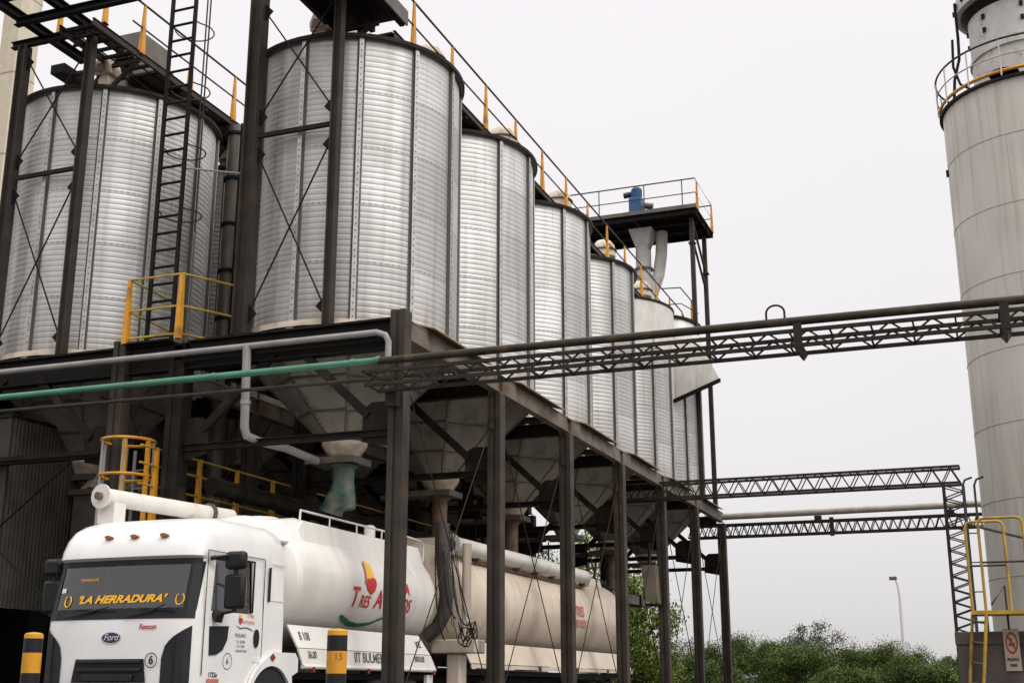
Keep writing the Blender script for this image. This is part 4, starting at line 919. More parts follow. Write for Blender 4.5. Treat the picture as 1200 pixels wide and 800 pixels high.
for i, (s_, sz, y, z) in enumerate((('MOLINO', .07, 15.17, 1.585), ('Tel. 02983', .05, 15.18, 1.50), ('C.P. 7500', .05, 15.18, 1.44), ('ARGENTINA', .05, 15.2, 1.38))):
    text('door_lettering', s_, sz, MT['black_sign'], tk, lambda x, yy, y=y, z=z: sidef(y+x, z+yy))
annulus('number_ring', (14.88, 1.24), .10, .108, MT['black_sign'], tk, sidef); text('number_six', '6', .12, MT['black_sign'], tk, lambda x, y: sidef(14.88+x, 1.24+y))
text('model_lettering', '1722e', .085, MT['black_sign'], tk, lambda x, y: sidef(14.55+x, 1.06+y), bold=.002)
shape('door_sticker', [[(14.42, .96), (14.70, .96), (14.70, 1.01), (14.42, 1.01)]], MT['red_faded'], tk, sidef)
# tank
TZ, TA, TB = 2.50, 1.21, .99
Y0t, Y1t = 16.76, 21.62
prof = [(.02, Y0t-.40), (.35, Y0t-.36), (.65, Y0t-.25), (.86, Y0t-.11), (.96, Y0t-.03), (1, Y0t+.06), (1, (Y0t+Y1t)/2), (1, Y1t-.02), (.985, Y1t+.09), (.93, Y1t+.22), (.80, Y1t+.36), (.58, Y1t+.47), (.3, Y1t+.53), (.02, Y1t+.55)]
tank = MB().lathe_y(prof, (TX, 0, TZ), TA, TB, 56).build('tank', MT['white_tank'], tk, 28)
for y_ in (18.1, 20.95):
    m = MB(); m.lathe_y([(1.0005, y_-.012), (1.005, y_-.008), (1.005, y_+.008), (1.0005, y_+.012)], (TX, 0, TZ), TA, TB, 56, caps=False); m.build('weld_band', MT['white_tank'], tank, 40)
def tside(y, z, off=.016): return (TX+TA*math.sqrt(max(0, 1-((z-TZ)/TB)**2))+off, y, z)
# roof trough / catwalk on the tank top
m = MB()
for y_, q_ in ((16.95, 0), (17.25, 1), (21.55, 1), (21.75, 0)):
    m.v += [(TX-.98, y_, 3.02), (TX+.98, y_, 3.02), (TX+.90, y_, 3.06+.36*q_), (TX+.80, y_, 3.07+.38*q_), (TX-.80, y_, 3.07+.38*q_), (TX-.90, y_, 3.06+.36*q_)]
for k_ in range(3):
    for i in range(6): m.f.append((k_*6+(i+1) % 6, k_*6+i, k_*6+6+i, k_*6+6+(i+1) % 6)); m.m.append(0)
m.f += [(0, 1, 2, 3, 4, 5), (23, 22, 21, 20, 19, 18)]; m.m += [0, 0]
m.build('tank_catwalk', MT['white_tank'], tk, 0, bevel=.015)
m = MB(); m.add([(TX-1.05, 16.36, 3.0), (TX+1.02, 16.36, 3.0), (TX+.98, 17.2, 3.0), (TX-1.0, 17.2, 3.0), (TX-.75, 16.05, 3.26), (TX+.62, 16.05, 3.28), (TX+.86, 17.24, 3.47), (TX-.80, 17.24, 3.47)], [(3,2,1,0),(4,5,6,7),(0,1,5,4),(1,2,6,5),(2,3,7,6),(3,0,4,7)])
m.build('roof_fairing', MT['white_truck'], tk, 30, bevel=.06)
m = MB(); zr = 3.585; xr_ = TX+.86
m.path([(xr_, 17.24, 3.42), (xr_, 17.25, zr), (xr_, 21.3, zr), (xr_, 21.75, zr-.02), (xr_, 21.86, zr-.10), (xr_, 21.86, 3.20)], .018, 8)
for y in (18.2, 19.15, 20.1, 21.05): m.tube((xr_, y, 3.42), (xr_, y, zr), .014, 6)
m.build('catwalk_rail', MT['white_pipe'], tk)
MB().lathe([(.10, 3.43), (.10, 3.66), (.05, 3.69)], (TX+.62, 20.1, 0), 14, cap1=True).build('tank_vent', MT['white_tank'], tk)
for y in (17.5, 20.0): MB().lathe([(.32, 3.44), (.32, 3.50), (.28, 3.53), (.05, 3.54)], (TX, y, 0), 24, cap1=True).build('tank_hatch', MT['white_tank'], tk)
# emblem and lettering on the tank
def sshape(name, poly, m, parent, fn, step=.05):
    me = bpy.data.meshes.new(name); me.from_pydata([(x, y, 0) for x, y in poly], [], [tuple(range(len(poly)))]); subdiv(me, step)
    org = ORG[parent]
    for v_ in me.vertices: v_.co = Vector(fn(v_.co.x, v_.co.y))-org
    me.materials.append(m); o = bpy.data.objects.new(name, me); COL.objects.link(o); o.parent = parent; ORG[o] = org; return o
sshape('tank_emblem_flame', [(18.95, 2.93), (19.04, 2.95), (19.09, 2.91), (19.17, 2.91), (19.17, 2.8), (19.20, 2.66), (19.04, 2.66), (18.87, 2.60)], MT['orange_sign'], tk, lambda y, z: tside(y, z, .010))
sshape('tank_emblem_heart', [(18.85, 2.60), (18.95, 2.65), (19.04, 2.64), (19.14, 2.68), (19.24, 2.65), (19.26, 2.56), (19.18, 2.44), (19.07, 2.39), (18.94, 2.46)], MT['red'], tk, lambda y, z: tside(y, z, .014))
sshape('tank_emblem_edge', [(18.90, 2.92), (18.96, 2.945), (18.89, 2.55), (18.85, 2.57)], MT['red_faded'], tk, lambda y, z: tside(y, z, .016))
for s2, sz, y, z, bo, sx, sh in (('T', .45, 18.54, 2.31, .009, .90, .12), ('RES', .27, 18.90, 2.26, .005, .82, .2), ('A', .42, 19.40, 2.32, .009, .98, .15), ('RROYOS', .31, 20.14, 2.28, .006, .84, .15), ('A', .28, 20.47, 2.56, .006, .95, 0)):
    text('tank_lettering', s2, sz, MT['red'], tk, lambda x, yy, y=y, z=z: tside(y+x, z+yy, .010), bold=bo, sx=sx, shear=sh, sub=.06)
yy_ = np.linspace(18.28, 20.5, 22)
mid = np.interp(yy_, [18.28, 18.45, 18.71, 19.03, 19.42, 19.71, 20.1, 20.5], [2.02, 1.975, 1.92, 1.90, 1.94, 2.04, 2.12, 2.10]); th = np.interp(yy_, [18.28, 18.40, 18.8, 19.5, 20.5], [.02, .05, .042, .03, .006])
m = MB()
for i in range(21): m.add([tside(yy_[i], mid[i]-th[i], .018), tside(yy_[i+1], mid[i+1]-th[i+1], .018), tside(yy_[i+1], mid[i+1]+th[i+1]*.6, .018), tside(yy_[i], mid[i]+th[i]*.6, .018)], [(0, 1, 2, 3)])
m.build('tank_swoosh', MT['green_sign'], tk, 0)
# side skirts
for s_ in (-1, 1):
    xa, xb = TX+s_*1.10, TX+s_*1.235
    m = MB(); t_ = -s_*.03
    def q(y, z): return (xa+(xb-xa)*(1.80-z)/.34 if z > 1.46 else xb+s_*.03*(1.46-z)/.2, y, z)
    for a, b in (((16.60, 1.80), (16.72, 1.47)), ((16.72, 1.46), (16.82, 1.22))):
        (ya, za), (yb, zb) = a, b; ye0 = 21.20+(1.80-za)*.75; ye1 = 21.20+(1.80-zb)*.75
        m.prism([q(ya, za), q(ye0, za), q(ye1, zb), q(yb, zb)], (t_, 0, 0))
    m.path([(xb+s_*.03, 16.82, 1.20), (xb+s_*.03, 21.58, 1.20)], .035, 8)
    sk = m.build('side_skirt', MT['white_tank'], tk, 0)
    for y in (17.1, 18.9, 21.5): MB().box2(xb+s_*.02, xb+s_*.07, y-.035, y+.035, 1.12, 1.20).build('skirt_marker', MT['red_lens'], sk, 0)
    if s_ > 0:
        for s2, sz, y, z, sx in (('B 108', .17, 17.0, 1.64, .8), ('36.00', .15, 17.12, 1.37, .8), ('IIT BULMENTI', .22, 19.1, 1.36, .95), ('M22', .15, 21.05, 1.64, .8), ('00010.00', .14, 20.95, 1.38, .8)):
            text('skirt_lettering', s2, sz, MT['grey_sign'], sk, lambda x, yy, y=y, z=z: Vector(q(y+x, z+yy))+Vector((.006, 0, 0)), bold=.004, sx=sx)
# chassis and wheels
m = MB()
for x in (-.42, .42): m.box2(TX+x-.04, TX+x+.04, TY+.6, 22.0, .72, 1.0)
m.box2(TX-1.0, TX+1.0, 16.7, 21.9, 1.02, 1.12); m.build('chassis', MT['steel_black'], tk, 0)
def wheel(root, x, y, s_, w_=.30):
    m = MB(); prof = [(.30, -w_/2), (.44, -w_/2), (.50, -w_/2+.04), (.52, -w_/2+.09), (.52, w_/2-.09), (.50, w_/2-.04), (.44, w_/2), (.30, w_/2)]
    n = 32; vs = [(x+b, y+r*math.cos(2*math.pi*i/n), .52+r*math.sin(2*math.pi*i/n)) for r, b in prof for i in range(n)]
    m.add(vs, [(j*n+i, j*n+(i+1) % n, (j+1)*n+(i+1) % n, (j+1)*n+i) for j in range(7) for i in range(n)]); wo = m.build('wheel', MT['rubber'], root, 40)
    m = MB(); m.tube((x+s_*(w_/2-.09), y, .52), (x+s_*(w_/2-.05), y, .52), .295, 28); m.tube((x+s_*(w_/2-.05), y, .52), (x+s_*(w_/2+.03), y, .52), .12, 16); m.build('rim', MT['dull'], wo, 40)
for s_ in (-1, 1):
    wheel(tk, TX+s_*1.03, 15.95, s_)
    for y in (19.6, 20.9): wheel(tk, TX+s_*.93, y, s_, .5)
    MB().box2(TX+s_*1.0-.2, TX+s_*1.0+.2, 17.2, 18.4, .5, .95).build('fuel_tank', MT['dull'], tk, 30, bevel=.05)
for s_ in (-1, 1): MB().box2(TX+s_*1.16, TX+s_*1.22, 21.35, 21.6, .75, 1.12).build('mud_flap', MT['white_truck'], tk, 0)
# auger pipe over the cab
m = MB(); P0, P1 = Vector((-11.82, 14.62, 3.53)), Vector((-11.55, 17.5, 3.57)); m.tube(P0, P1, .125, 20)
m.tube(P0-(P1-P0).normalized()*.03, P0, .175, 24); ag = m.build('auger_pipe', MT['white_pipe'], tk)
MB().tube(P0-(P1-P0).normalized()*.10, P0-(P1-P0).normalized()*.031, .055, 10).build('bearing', MT['rusty'], ag)
m = MB(); m.box2(-11.95, -11.67, 14.72, 14.98, 3.16, 3.46); m.build('discharge_mouth', MT['white_pipe'], ag, 0)
m = MB(); pm = P0.lerp(P1, .80); m.tube(pm, pm+(P1-P0).normalized()*.06, .165, 20); m.bar(pm+Vector((0, 0, -.12)), pm+Vector((0, 0, -.36)), .06, .06); m.bar(pm+Vector((-.10, 0, -.12)), pm+Vector((.25, 0, -.32)), .04, .04); m.build('saddle', MT['dull'], ag)

# ------------------------------------------------------------------ tanker trailer
tl = thing('tanker_trailer', (TX, 28, 0), 'cream tanker trailer coupled behind the white truck', 'trailer')
YA, YB = 23.15, 34.75; ZB = 1.12; ZT = 2.62
prof = [(.02, YA-.42), (.40, YA-.36), (.70, YA-.24), (.90, YA-.10), (.98, YA-.02), (1, YA+.08), (1, 26), (1, 30), (1, YB), (.95, YB+.16), (.75, YB+.36), (.4, YB+.48), (.02, YB+.52)]
MB().lathe_y(prof, (TX, 0, ZT), 1.22, ZB, 56).build('tank', MT['cream_tank'], tl, 28)
m = MB(); m.v = []; m.prism([(TX-.55, YA+.1, 3.62), (TX+.55, YA+.1, 3.62), (TX+.5, YA+.1, 3.82), (TX-.5, YA+.1, 3.82)], (0, YB-YA-.3, 0)); m.build('tank_catwalk', MT['cream_tank'], tl, 0)
m = MB(); q0, q1 = Vector((TX+1.0, 22.85, 3.62)), Vector((TX+1.0, 31.6, 3.66)); m.tube(q0, q1, .17, 20); m.tube(q0-Vector((0, .03, 0)), q0, .215, 20)
m.tube(q1, q1+Vector((-.1, .22, -.12)), .15, 14); ag2 = m.build('auger_pipe', MT['white_pipe'], tl)
MB().tube(q0-Vector((0, .12, 0)), q0-Vector((0, .031, 0)), .13, 12).build('gearbox', MT['dull'], ag2)
m = MB()
for y in np.arange(24.2, 31.5, 1.2): m.box2(TX+.90, TX+1.06, y-.04, y+.04, 3.40, 3.48)
m.box2(TX+.92, TX+.98, 23.6, 31.4, 3.36, 3.40); m.build('auger_bracket', MT['rusty'], ag2, 0)
for s_ in (-1, 1):
    xa, xb = TX+s_*1.08, TX+s_*1.235
    m = MB(); m.prism([(xa, 23.2, 1.78), (xb, 23.35, 1.36), (xb-s_*.03, 23.35, 1.36), (xa-s_*.03, 23.2, 1.78)], (0, 11.7, 0)); m.box2(min(xb, xb+s_*.02), max(xb, xb+s_*.02), 23.35, 35.05, 1.27, 1.345); m.build('side_skirt', MT['cream_tank'], tl, 0)
    for y in (24.5, 27.3, 30.0, 32.6): MB().box2(xb+s_*.021, xb+s_*.06, y-.05, y+.05, 1.24, 1.36).build('skirt_marker', MT['rusty'], tl, 0)
    for y in (24.7, 31.9, 33.2): wheel(tl, TX+s_*.93, y, s_, .5)
m = MB()
for x in (-.42, .42): m.box2(TX+x-.05, TX+x+.05, 23.0, 35.0, .80, 1.12)
m.box2(TX-1.05, TX+1.05, 23.1, 35.0, 1.14, 1.24); m.bar((TX, 21.9, .8), (TX, 23.2, .85), .18, .14); m.build('chassis', MT['steel_black'], tl, 0)
m = MB(); m.box2(-10.15, -9.22, 22.35, 22.85, 1.52, 1.78); m.box2(-9.86, -9.58, 22.45, 22.8, .9, 1.518); m.build('front_locker', MT['cream_tank'], tl, 0, bevel=.03)
m = MB(); hp_ = [(-9.92, 22.35, 3.95), (-9.92, 22.32, 3.5), (-9.86, 22.3, 3.0), (-9.80, 22.3, 2.6), (-9.84, 22.28, 2.25), (-9.98, 22.25, 1.98), (-10.2, 22.2, 1.82)]
m.path(hp_, .135, 14); hz = m.build('flexible_hose', MT['hose'], tl)
m = MB(); P_ = [Vector(p) for p in hp_]
for t_ in np.linspace(0, 5.99, 34):
    k_ = int(t_); c_ = P_[k_].lerp(P_[k_+1], t_-k_); d_ = (P_[k_+1]-P_[k_]).normalized(); m.tube(c_-d_*.012, c_+d_*.012, .142, 12)
m.build('hose_rib', MT['hose'], hz)
MB().tube((-9.56, 22.7, 1.76), (-9.56, 22.7, 3.6), .09, 12).build('front_standpipe', MT['cream_tank'], tl)
g_ = np.random.default_rng(5)
for k in range(9):
    a = Vector((-9.98+.055*k, 22.15, 3.9-.16*(k % 5))); b_ = Vector((-9.75+.075*k, 22.12, 1.75+.13*(k % 4))); mid_ = (a+b_)/2+Vector((g_.normal()*.12, -.1, -.5-.3*g_.random()))
    pts = [a*(1-t)**2+mid_*2*t*(1-t)+b_*t*t for t in np.linspace(0, 1, 12)]
    MB().path(pts, .008 if k % 3 else .015, 6).build('cable', MT['plastic'], tl)
for k in range(4):
    c_ = Vector((-9.25+.12*g_.normal(), 22.12, 1.85+.09*g_.normal())); MB().path([c_+Vector((.15*math.cos(a)*(1-.12*k), .05*math.sin(3*a), .17*math.sin(a*(1+k % 2)+k))) for a in np.linspace(0, 2*math.pi, 20, endpoint=False)], .012, 6, closed=True).build('cable_coil', MT['plastic'], tl)
text('tank_lettering', 'TRES', .34, MT['red_faded'], tl, lambda x, y: (TX+1.22*math.sqrt(1-((2.72+y-ZT)/ZB)**2)+.02, 30.4+x, 2.72+y), bold=.006)
text('tank_lettering', 'ARROYOS', .26, MT['red_faded'], tl, lambda x, y: (TX+1.22*math.sqrt(1-((2.42+y-ZT)/ZB)**2)+.02, 30.4+x, 2.42+y), bold=.005)

# ------------------------------------------------------------------ bollards
def bollard(x, y, h, label):
    b = thing('bollard', (x, y, 0), label, 'bollard', 'striped bollards'); r = .080
    z = h; k = 0; bands = [.035, .12, .17, .115, .16, .12, .17, .12, .17, .12, .17]
    for i, d_ in enumerate(bands):
        if z <= 0: break
        z0 = max(0, z-d_); m = MB(); m.tube((x, y, z0+.0005), (x, y, z), r if i else r, 24)
        m.build('yellow_band' if i % 2 == 0 else 'black_band', MT['yellow'] if i % 2 == 0 else MT['plastic'], b); z = z0
    MB().lathe([(r-.001, h), (r*.8, h+.012), (.01, h+.02)], (x, y, 0), 24).build('cap', MT['yellow_old'], b)
    return b
b1 = bollard(-4.89, 9, 1.33, 'yellow and black bollard in front of the tank side')
a0 = R(-52)
text('worn_number', '15', .075, MT['worn'], b1, lambda x, y: (-4.89+.0815*math.cos(a0+x/.080), 9+.0815*math.sin(a0+x/.080), 1.13+y), bold=.002)
b2 = bollard(-7.87, 9, 1.345, 'yellow and black bollard at the left, before the truck cab corner')

# ------------------------------------------------------------------ grey storage tower
WX, WY, WR, WZ = 2.32, 38., 2.5, 17.75
to = thing('storage_tower', (WX, WY, 0), 'tall grey cylindrical storage tower at the right edge', 'tower')
MB().lathe([(WR, 0), (WR, WZ)], (WX, WY, 0), 96).build('shell', MT['tower'], to, 40)
m = MB()
for z in np.arange(1.7, WZ-.3, 2.05):
    m.hoop((WX, WY, z), WR, .012, n=96, m=5)
    for i in range(4):
        a = 90*i+(35 if int(z/2.05) % 2 else 0)-110; m.bar((WX+WR*math.cos(R(a)), WY+WR*math.sin(R(a)), z), (WX+WR*math.cos(R(a)), WY+WR*math.sin(R(a)), min(WZ, z+2.05)), .012, .012)
m.build('weld_seam', MT['seam'], to)
MB().lathe([(WR-.05, WZ-.04), (WR+.10, WZ-.04), (WR+.10, WZ+.04), (WR+.0, WZ+.06), (1.5, WZ+.5)], (WX, WY, 0), 96).build('roof_rim', MT['steel_dark'], to, 30)
MB().hoop((WX, WY, WZ+.22), WR+.06, .05, n=64).build('toe_rail', MT['yellow'], to)
for z, r in ((WZ+1.2, .032), (WZ+.68, .022)): MB().hoop((WX, WY, z), WR+.12, r, n=64).build('rail', MT['rail'] if r > .03 else MT['tower_cap'], to)
for i in range(16): a = R(22.5*i+5); MB().tube((WX+(WR+.12)*math.cos(a), WY+(WR+.12)*math.sin(a), WZ+.05), (WX+(WR+.12)*math.cos(a), WY+(WR+.12)*math.sin(a), WZ+1.2), .022, 6).build('railing_post', MT['tower_cap'], to)
MB().lathe([(1.5, WZ+.3), (1.5, WZ+1.55), (1.56, WZ+1.56), (1.56, WZ+1.66), (1.5, WZ+1.67), (1.5, WZ+3.4)], (WX, WY, 0), 64).build('filter_drum', MT['tower_cap'], to, 30)
m = MB(); m.lathe([(1.5, WZ+3.25), (1.85, WZ+3.30), (1.85, WZ+3.75), (1.5, WZ+3.8)], (WX, WY, 0), 48); m.build('top_collar', MT['tower_cap'], to, 30)
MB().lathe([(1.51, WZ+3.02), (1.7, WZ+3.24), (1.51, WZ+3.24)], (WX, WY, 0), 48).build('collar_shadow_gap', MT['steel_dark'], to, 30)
m = MB()
for i in range(24):
    a = R(15*i); m.box(WX+1.86*math.cos(a), WY+1.86*math.sin(a), WZ+3.55, .1, .1, .14); 
    m.build('clamp', MT['steel_dark'], to, 0); m = MB()
    if i % 3 == 0:
        for z_ in (2.3, 2.75): MB().box(WX+1.51*math.cos(a), WY+1.51*math.sin(a), WZ+z_, .1, .1, .14).build('clamp', MT['steel_dark'], to, 0)

m = MB()
for a in (178,):
    ca, sa = math.cos(R(a+20)), math.sin(R(a+20)); f_ = lambda r, z: (WX+r*ca, WY+r*sa, WZ+z)
    m.path([f_(2.25, .1), f_(2.15, 1.0), f_(1.95, 1.7), f_(1.92, 2.4), f_(1.92, 3.6)], .045, 8)
m.path([(WX-1.35, WY-.9, WZ+.3), (WX-1.9, WY-.95, WZ+.7), (WX-2.05, WY-.95, WZ+1.3), (WX-2.0, WY-.95, WZ+2.2)], .04, 8)
m.build('roof_ladder', MT['steel_black'], to)
MB().lathe([(.42, .0), (.42, .02), (.01, .03)], (WX-.7, WY-1.95, WZ+.34), 24).build('roof_hatch', MT['plastic'], to)
for z, s_ in ((15.9, .12),): MB().box(WX-WR*.999, WY-.3, z, s_, .10, .2).build('wall_bracket', MT['steel_dark'], to, 0)

# concrete plinth, sign, access ladders
pb = thing('concrete_plinth', (1.5, 23.5, 0), 'low stained concrete plinth in front of the grey tower', 'plinth')
MB().box2(-.70, 4.5, 22.6, 27.5, 0, 1.58).build('block', MT['plinth'], pb, 0, bevel=.02); MB().box2(-.72, 4.52, 22.58, 27.52, 1.58, 1.79).build('coping', MT['plinth'], pb, 0, bevel=.015)
sg = thing('warning_sign', (.14, 22.5, 1.48), 'tall weathered prohibition sign with a red ring on the plinth', 'sign')
MB().box2(.03, .27, 22.55, 22.565, 1.16, 1.83).build('board', MT['sign_board'], sg, 0)
sf = lambda x, z: (x, 22.546, z)
annulus('ring', (.15, 1.60), .072, .095, MT['sign_red'], sg, sf, 1, 1.85)
shape('slash', [[(.085, 1.70), (.105, 1.72), (.215, 1.50), (.195, 1.48)]], MT['sign_red'], sg, lambda x, z: (x, 22.544, z))
shape('pictogram', [[(.10, 1.55), (.20, 1.55), (.20, 1.60), (.16, 1.60), (.15, 1.68), (.125, 1.68), (.125, 1.60), (.10, 1.60)]], MT['sign_red'], sg, sf)
text('sign_lettering', 'PROHIBIDO', .042, MT['black_sign'], sg, lambda x, y: (.15+x, 22.546, 1.335+y*1.5), bold=.002, sx=.8); text('sign_lettering', 'FUMAR', .042, MT['black_sign'], sg, lambda x, y: (.15+x, 22.546, 1.245+y*1.5), bold=.002, sx=.8)
yl = thing('access_ladder', (-.3, 22, 0), 'yellow ladder and hoop railings climbing onto the concrete plinth', 'ladder')
A0, A1 = Vector((-.40, 22.5, 2.12)), Vector((.20, 22.5, 2.12)); B0, B1 = Vector((-.185, 21.9, 2.05)), Vector((.49, 21.9, 2.05))
for a, b, zt in ((A0, A1, 3.58), (B0, B1, 3.56)):
    MB().path([a, (a.x, a.y, zt-.1), (a.x+.03, a.y, zt-.02), (a.x+.1, a.y, zt), (b.x-.1, b.y, zt), (b.x-.03, b.y, zt-.02), (b.x, b.y, zt-.1), b], .023, 8).build('hoop_rail', MT['yellow_old'], yl)
    MB().tube((a.x, a.y, 2.85), (b.x, b.y, 2.85), .018, 8).build('middle_rail', MT['rail'], yl)
m = MB(); m.box2(-.42, 1.4, 21.88, 21.93, 2.03, 2.09); m.box2(-.42, 1.4, 22.48, 22.53, 2.03, 2.09); m.box2(-.42, 1.4, 21.93, 22.48, 2.04, 2.07); m.build('platform', MT['yellow_old'], yl, 0)
m = MB(); lo = Vector((-.26, 0, -2.1))
m.tube(A0, A0+lo, .026, 8); m.tube(B0, B0+Vector((-.26, 0, -2.03)), .026, 8); m.build('stile', MT['yellow_old'], yl)
for i in range(6):
    t = .08+.155*i; MB().tube(A0+lo*t, B0+Vector((-.26, 0, -2.03))*t, .016, 6).build('rung', MT['beam'], yl)
for y in (21.9, 22.5): MB().tube((1.3, y, 2.0), (1.3, y, 1.79 if y > 22.6 else 0), .03, 8).build('leg', MT['yellow_old'], yl)
MB().tube((.42, 21.95, 2.0), (.62, 22.57, 1.5), .025, 8).build('brace', MT['plastic'], yl)
MB().path([(-.1, 22.3, 2.2), (.13, 22.3, 2.5), (.13, 22.3, 1.8)], .018, 8).build('grab_rail', MT['rail'], yl)
nl = thing('navy_ladder', (-.35, 28, 0), 'narrow dark blue ladder behind the yellow railings', 'ladder')
for x in (-.46, -.23): MB().path([(x, 28, 0), (x, 28, 5.0), (x+.05, 28, 5.12), (x+.2, 28, 5.17)], .024, 6).build('stile', MT['navy'] if x < -.4 else MT['rail'], nl)
for i in range(8): MB().tube((-.46, 28, .4+.6*i), (-.23, 28, .4+.6*i), .014, 6).build('rung', MT['rail'], nl)
MB().tube((-.46, 28, 4.2), (2.3, 35.6, 4.2), .03, 6).build('stay', MT['rail'], nl)

# ------------------------------------------------------------------ lamp post
lp = thing('lamp_post', (-5.45, 80, 0), 'slender pale street lamp rising out of the trees', 'lamp post')
MB().path([(-5.45, 80, 0), (-5.45, 80, 6.2), (-5.5, 80, 6.75), (-5.62, 80, 7.2)], .07, 10, rs=[.14, .10, .085, .07]).build('pole', MT['lamp'], lp)
MB().box2(-6.0, -5.55, 79.9, 80.15, 7.15, 7.36).build('lamp_head', MT['dull'], lp, 0, bevel=.04); MB().box2(-5.38, -5.12, 79.9, 80.1, 2.6, 3.5).build('control_box', MT['lamp'], lp, 0)

# ------------------------------------------------------------------ trees
def tree(x, y, h, rad, label, leafm, name='tree', nl=5000, leaf=.13, sparse=0., zlow=.15, group='trees beyond the yard', seed=0, weep=0., kc=1.):
    g_ = np.random.default_rng(seed+100)
    t = thing(name, (x, y, 0), label, 'tree', group)
    m = MB(); m.path([(x, y, 0), (x+.05*h*g_.normal()*.3, y, h*.3), (x+.04*h*g_.normal(), y, h*.75)], .1, 8, rs=[.035*h*.6+.05, .02*h+.04, .02])
    nb = 16; tips = []
    for i in range(nb):
        a = g_.uniform(0, 2*math.pi); zz = h*g_.uniform(.25, .6); rr_ = rad*g_.uniform(.45, .95); zt = min(h*.97, zz+h*g_.uniform(.1, .45))
        p0 = Vector((x, y, zz)); p2 = Vector((x+rr_*math.cos(a), y+rr_*math.sin(a), zt)); p1 = p0.lerp(p2, .5)+Vector((0, 0, .06*h*g_.normal()))
        m.path([p0, p1, p2], .03, 5, rs=[.012*h+.01, .008*h, .01]); tips.append(p2)
    m.build('trunk', MT['bark'], t, 50)
    # crown: leaf clumps of different size spread through the volume
    K = int((16+6*rad)*kc); C = []
    while len(C) < K:
        p = g_.uniform(-1, 1, 3); d_ = np.linalg.norm(p)
        if d_ > 1 or d_ < .25 and g_.random() < .6: continue
        zc = h*(zlow+(1-zlow)*.5)+p[2]*h*(1-zlow)*.5; wid = rad*(1-.25*max(0, p[2])**2)
        C.append((x+p[0]*wid, y+p[1]*wid, zc))
    C += [(x+g_.uniform(-.8, .8)*rad, y+g_.uniform(-.8, .8)*rad, g_.uniform(.1, .3)*h) for _ in range(8)]; C = np.array(C+[tuple(p) for p in tips]); S = g_.uniform(.09, .20, len(C))*rad*(1-.35*sparse)
    idx = g_.integers(0, len(C), nl); P = C[idx]+g_.normal(size=(nl, 3))*S[idx][:, None]*np.array([1, 1, .75])
    if weep: P[:, 2] -= g_.exponential(weep, nl)*.5
    P[:, 2] = np.clip(P[:, 2], .1, None)
    u = g_.normal(size=(nl, 3)); u /= np.linalg.norm(u, axis=1)[:, None]; w_ = np.cross(u, g_.normal(size=(nl, 3))); w_ /= np.linalg.norm(w_, axis=1)[:, None]
    sz = leaf*g_.uniform(.6, 1.4, nl)[:, None]
    V = np.stack([P-u*sz, P+w_*sz*.45, P+u*sz, P-w_*sz*.45], 1).reshape(-1, 3); V -= np.array([x, y, 0])
    me = bpy.data.meshes.new('crown'); me.vertices.add(4*nl); me.vertices.foreach_set('co', V.reshape(-1)); me.loops.add(4*nl); me.loops.foreach_set('vertex_index', np.arange(4*nl)); me.polygons.add(nl); me.polygons.foreach_set('loop_start', np.arange(nl)*4); me.polygons.foreach_set('loop_total', np.full(nl, 4)); me.update(calc_edges=True); me.validate()
    nr = (P-C[idx])/(np.linalg.norm(P-C[idx], axis=1)[:, None]+1e-6)*.8+np.array([0, 0, .35])+g_.normal(size=(nl, 3))*.25; nr /= np.linalg.norm(nr, axis=1)[:, None]
    me.polygons.foreach_set('use_smooth', np.ones(nl, dtype=bool)); me.normals_split_custom_set_from_vertices(np.repeat(nr, 4, 0).tolist())
    me.materials.append(leafm); o = bpy.data.objects.new('crown', me); COL.objects.link(o); o.parent = t
    return t
def az(px, D):  # column of the photo -> ground point at distance D along Y
    a = math.atan((px-600)/1525.)-YAW; return D*math.tan(a)
tree(az(743, 54), 54, 5.9, 1.9, 'bright green feathery tree glimpsed between the columns', MT['leaf_bright'], nl=26000, leaf=.07, sparse=.2, seed=1, weep=.6, zlow=.0, kc=2.4)
tree(az(695, 58), 58, 8.6, 2.3, 'bright green tree mostly hidden behind the cream trailer', MT['leaf_bright'], nl=24000, leaf=.07, sparse=.3, seed=2, weep=.5, zlow=.0, kc=2.2)
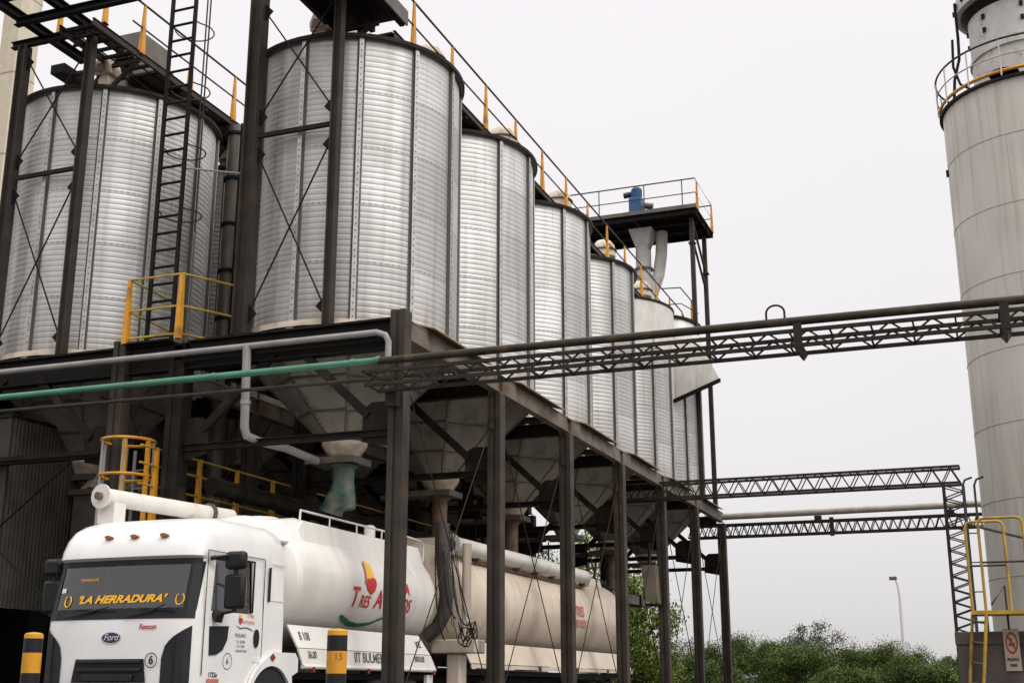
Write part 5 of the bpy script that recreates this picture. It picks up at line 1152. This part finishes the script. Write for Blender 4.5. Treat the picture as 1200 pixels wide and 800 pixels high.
specs = [(795, 74, 3.0, 1.5, 'dark bush just right of the bright green tree'), (824, 80, 3.4, 1.7, 'low dark bush between the last two columns'),
         (866, 68, 4.0, 2.0, 'dark green tree just right of the last column'), (903, 72, 3.6, 1.7, 'dark green tree left of the pale crown'),
         (938, 66, 3.5, 1.9, 'dense dark tree under the tall pale crown'), (976, 71, 2.9, 1.7, 'low dark tree right of the pale crown'),
         (1014, 68, 3.3, 1.9, 'rounded dark tree left of the lamp post'), (1050, 73, 3.1, 1.5, 'dark tree at the foot of the lamp post'),
         (1083, 70, 2.5, 1.7, 'low dark tree right of the lamp post'), (1118, 75, 2.6, 1.5, 'low dark tree beside the concrete plinth'),
         (845, 62, 2.3, 1.3, 'small dark shrub in front of the tree beside the last column'), (990, 60, 1.9, 1.5, 'small dark shrub before the rounded dark tree')]
for i, (px, D, hh, rr_, lb) in enumerate(specs): tree(az(px, D), D, hh*.9, rr_, lb, MT['leaf_dark'], nl=30000, leaf=.047, seed=10+i, zlow=.0)
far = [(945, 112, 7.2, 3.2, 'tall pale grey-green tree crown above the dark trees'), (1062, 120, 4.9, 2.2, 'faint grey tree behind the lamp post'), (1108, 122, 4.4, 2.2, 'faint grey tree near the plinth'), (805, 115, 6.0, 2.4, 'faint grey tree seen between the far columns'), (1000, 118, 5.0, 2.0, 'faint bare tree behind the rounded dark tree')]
for i, (px, D, hh, rr_, lb) in enumerate(far): tree(az(px, D), D, hh*.84, rr_, lb, MT['leaf_hazed'], nl=8000 if i == 0 else 4500, leaf=.10, sparse=.7, seed=40+i, group='pale trees in the distance')
# far tree line as one mass so the horizon is closed from other viewpoints
nl = 26000; P = np.stack([rng.uniform(-120, 90, nl), rng.uniform(135, 160, nl), np.zeros(nl)], 1)
hh = 1.7+.6*np.sin(P[:, 0]*.21)+.5*np.sin(P[:, 0]*.057+1); P[:, 2] = np.abs(rng.uniform(0, 1, nl))**.6*hh
u = rng.normal(size=(nl, 3)); u /= np.linalg.norm(u, axis=1)[:, None]; w_ = np.cross(u, rng.normal(size=(nl, 3))); w_ /= np.linalg.norm(w_, axis=1)[:, None]; sz = .5
V = np.stack([P-u*sz, P+w_*sz*.5, P+u*sz, P-w_*sz*.5], 1).reshape(-1, 3)
me = bpy.data.meshes.new('distant_woods'); me.from_pydata(V.tolist(), [], np.arange(4*nl).reshape(-1, 4).tolist()); me.materials.append(MT['leaf_hazed'])
o = bpy.data.objects.new('distant_woods', me); COL.objects.link(o); tag(o, kind='stuff')
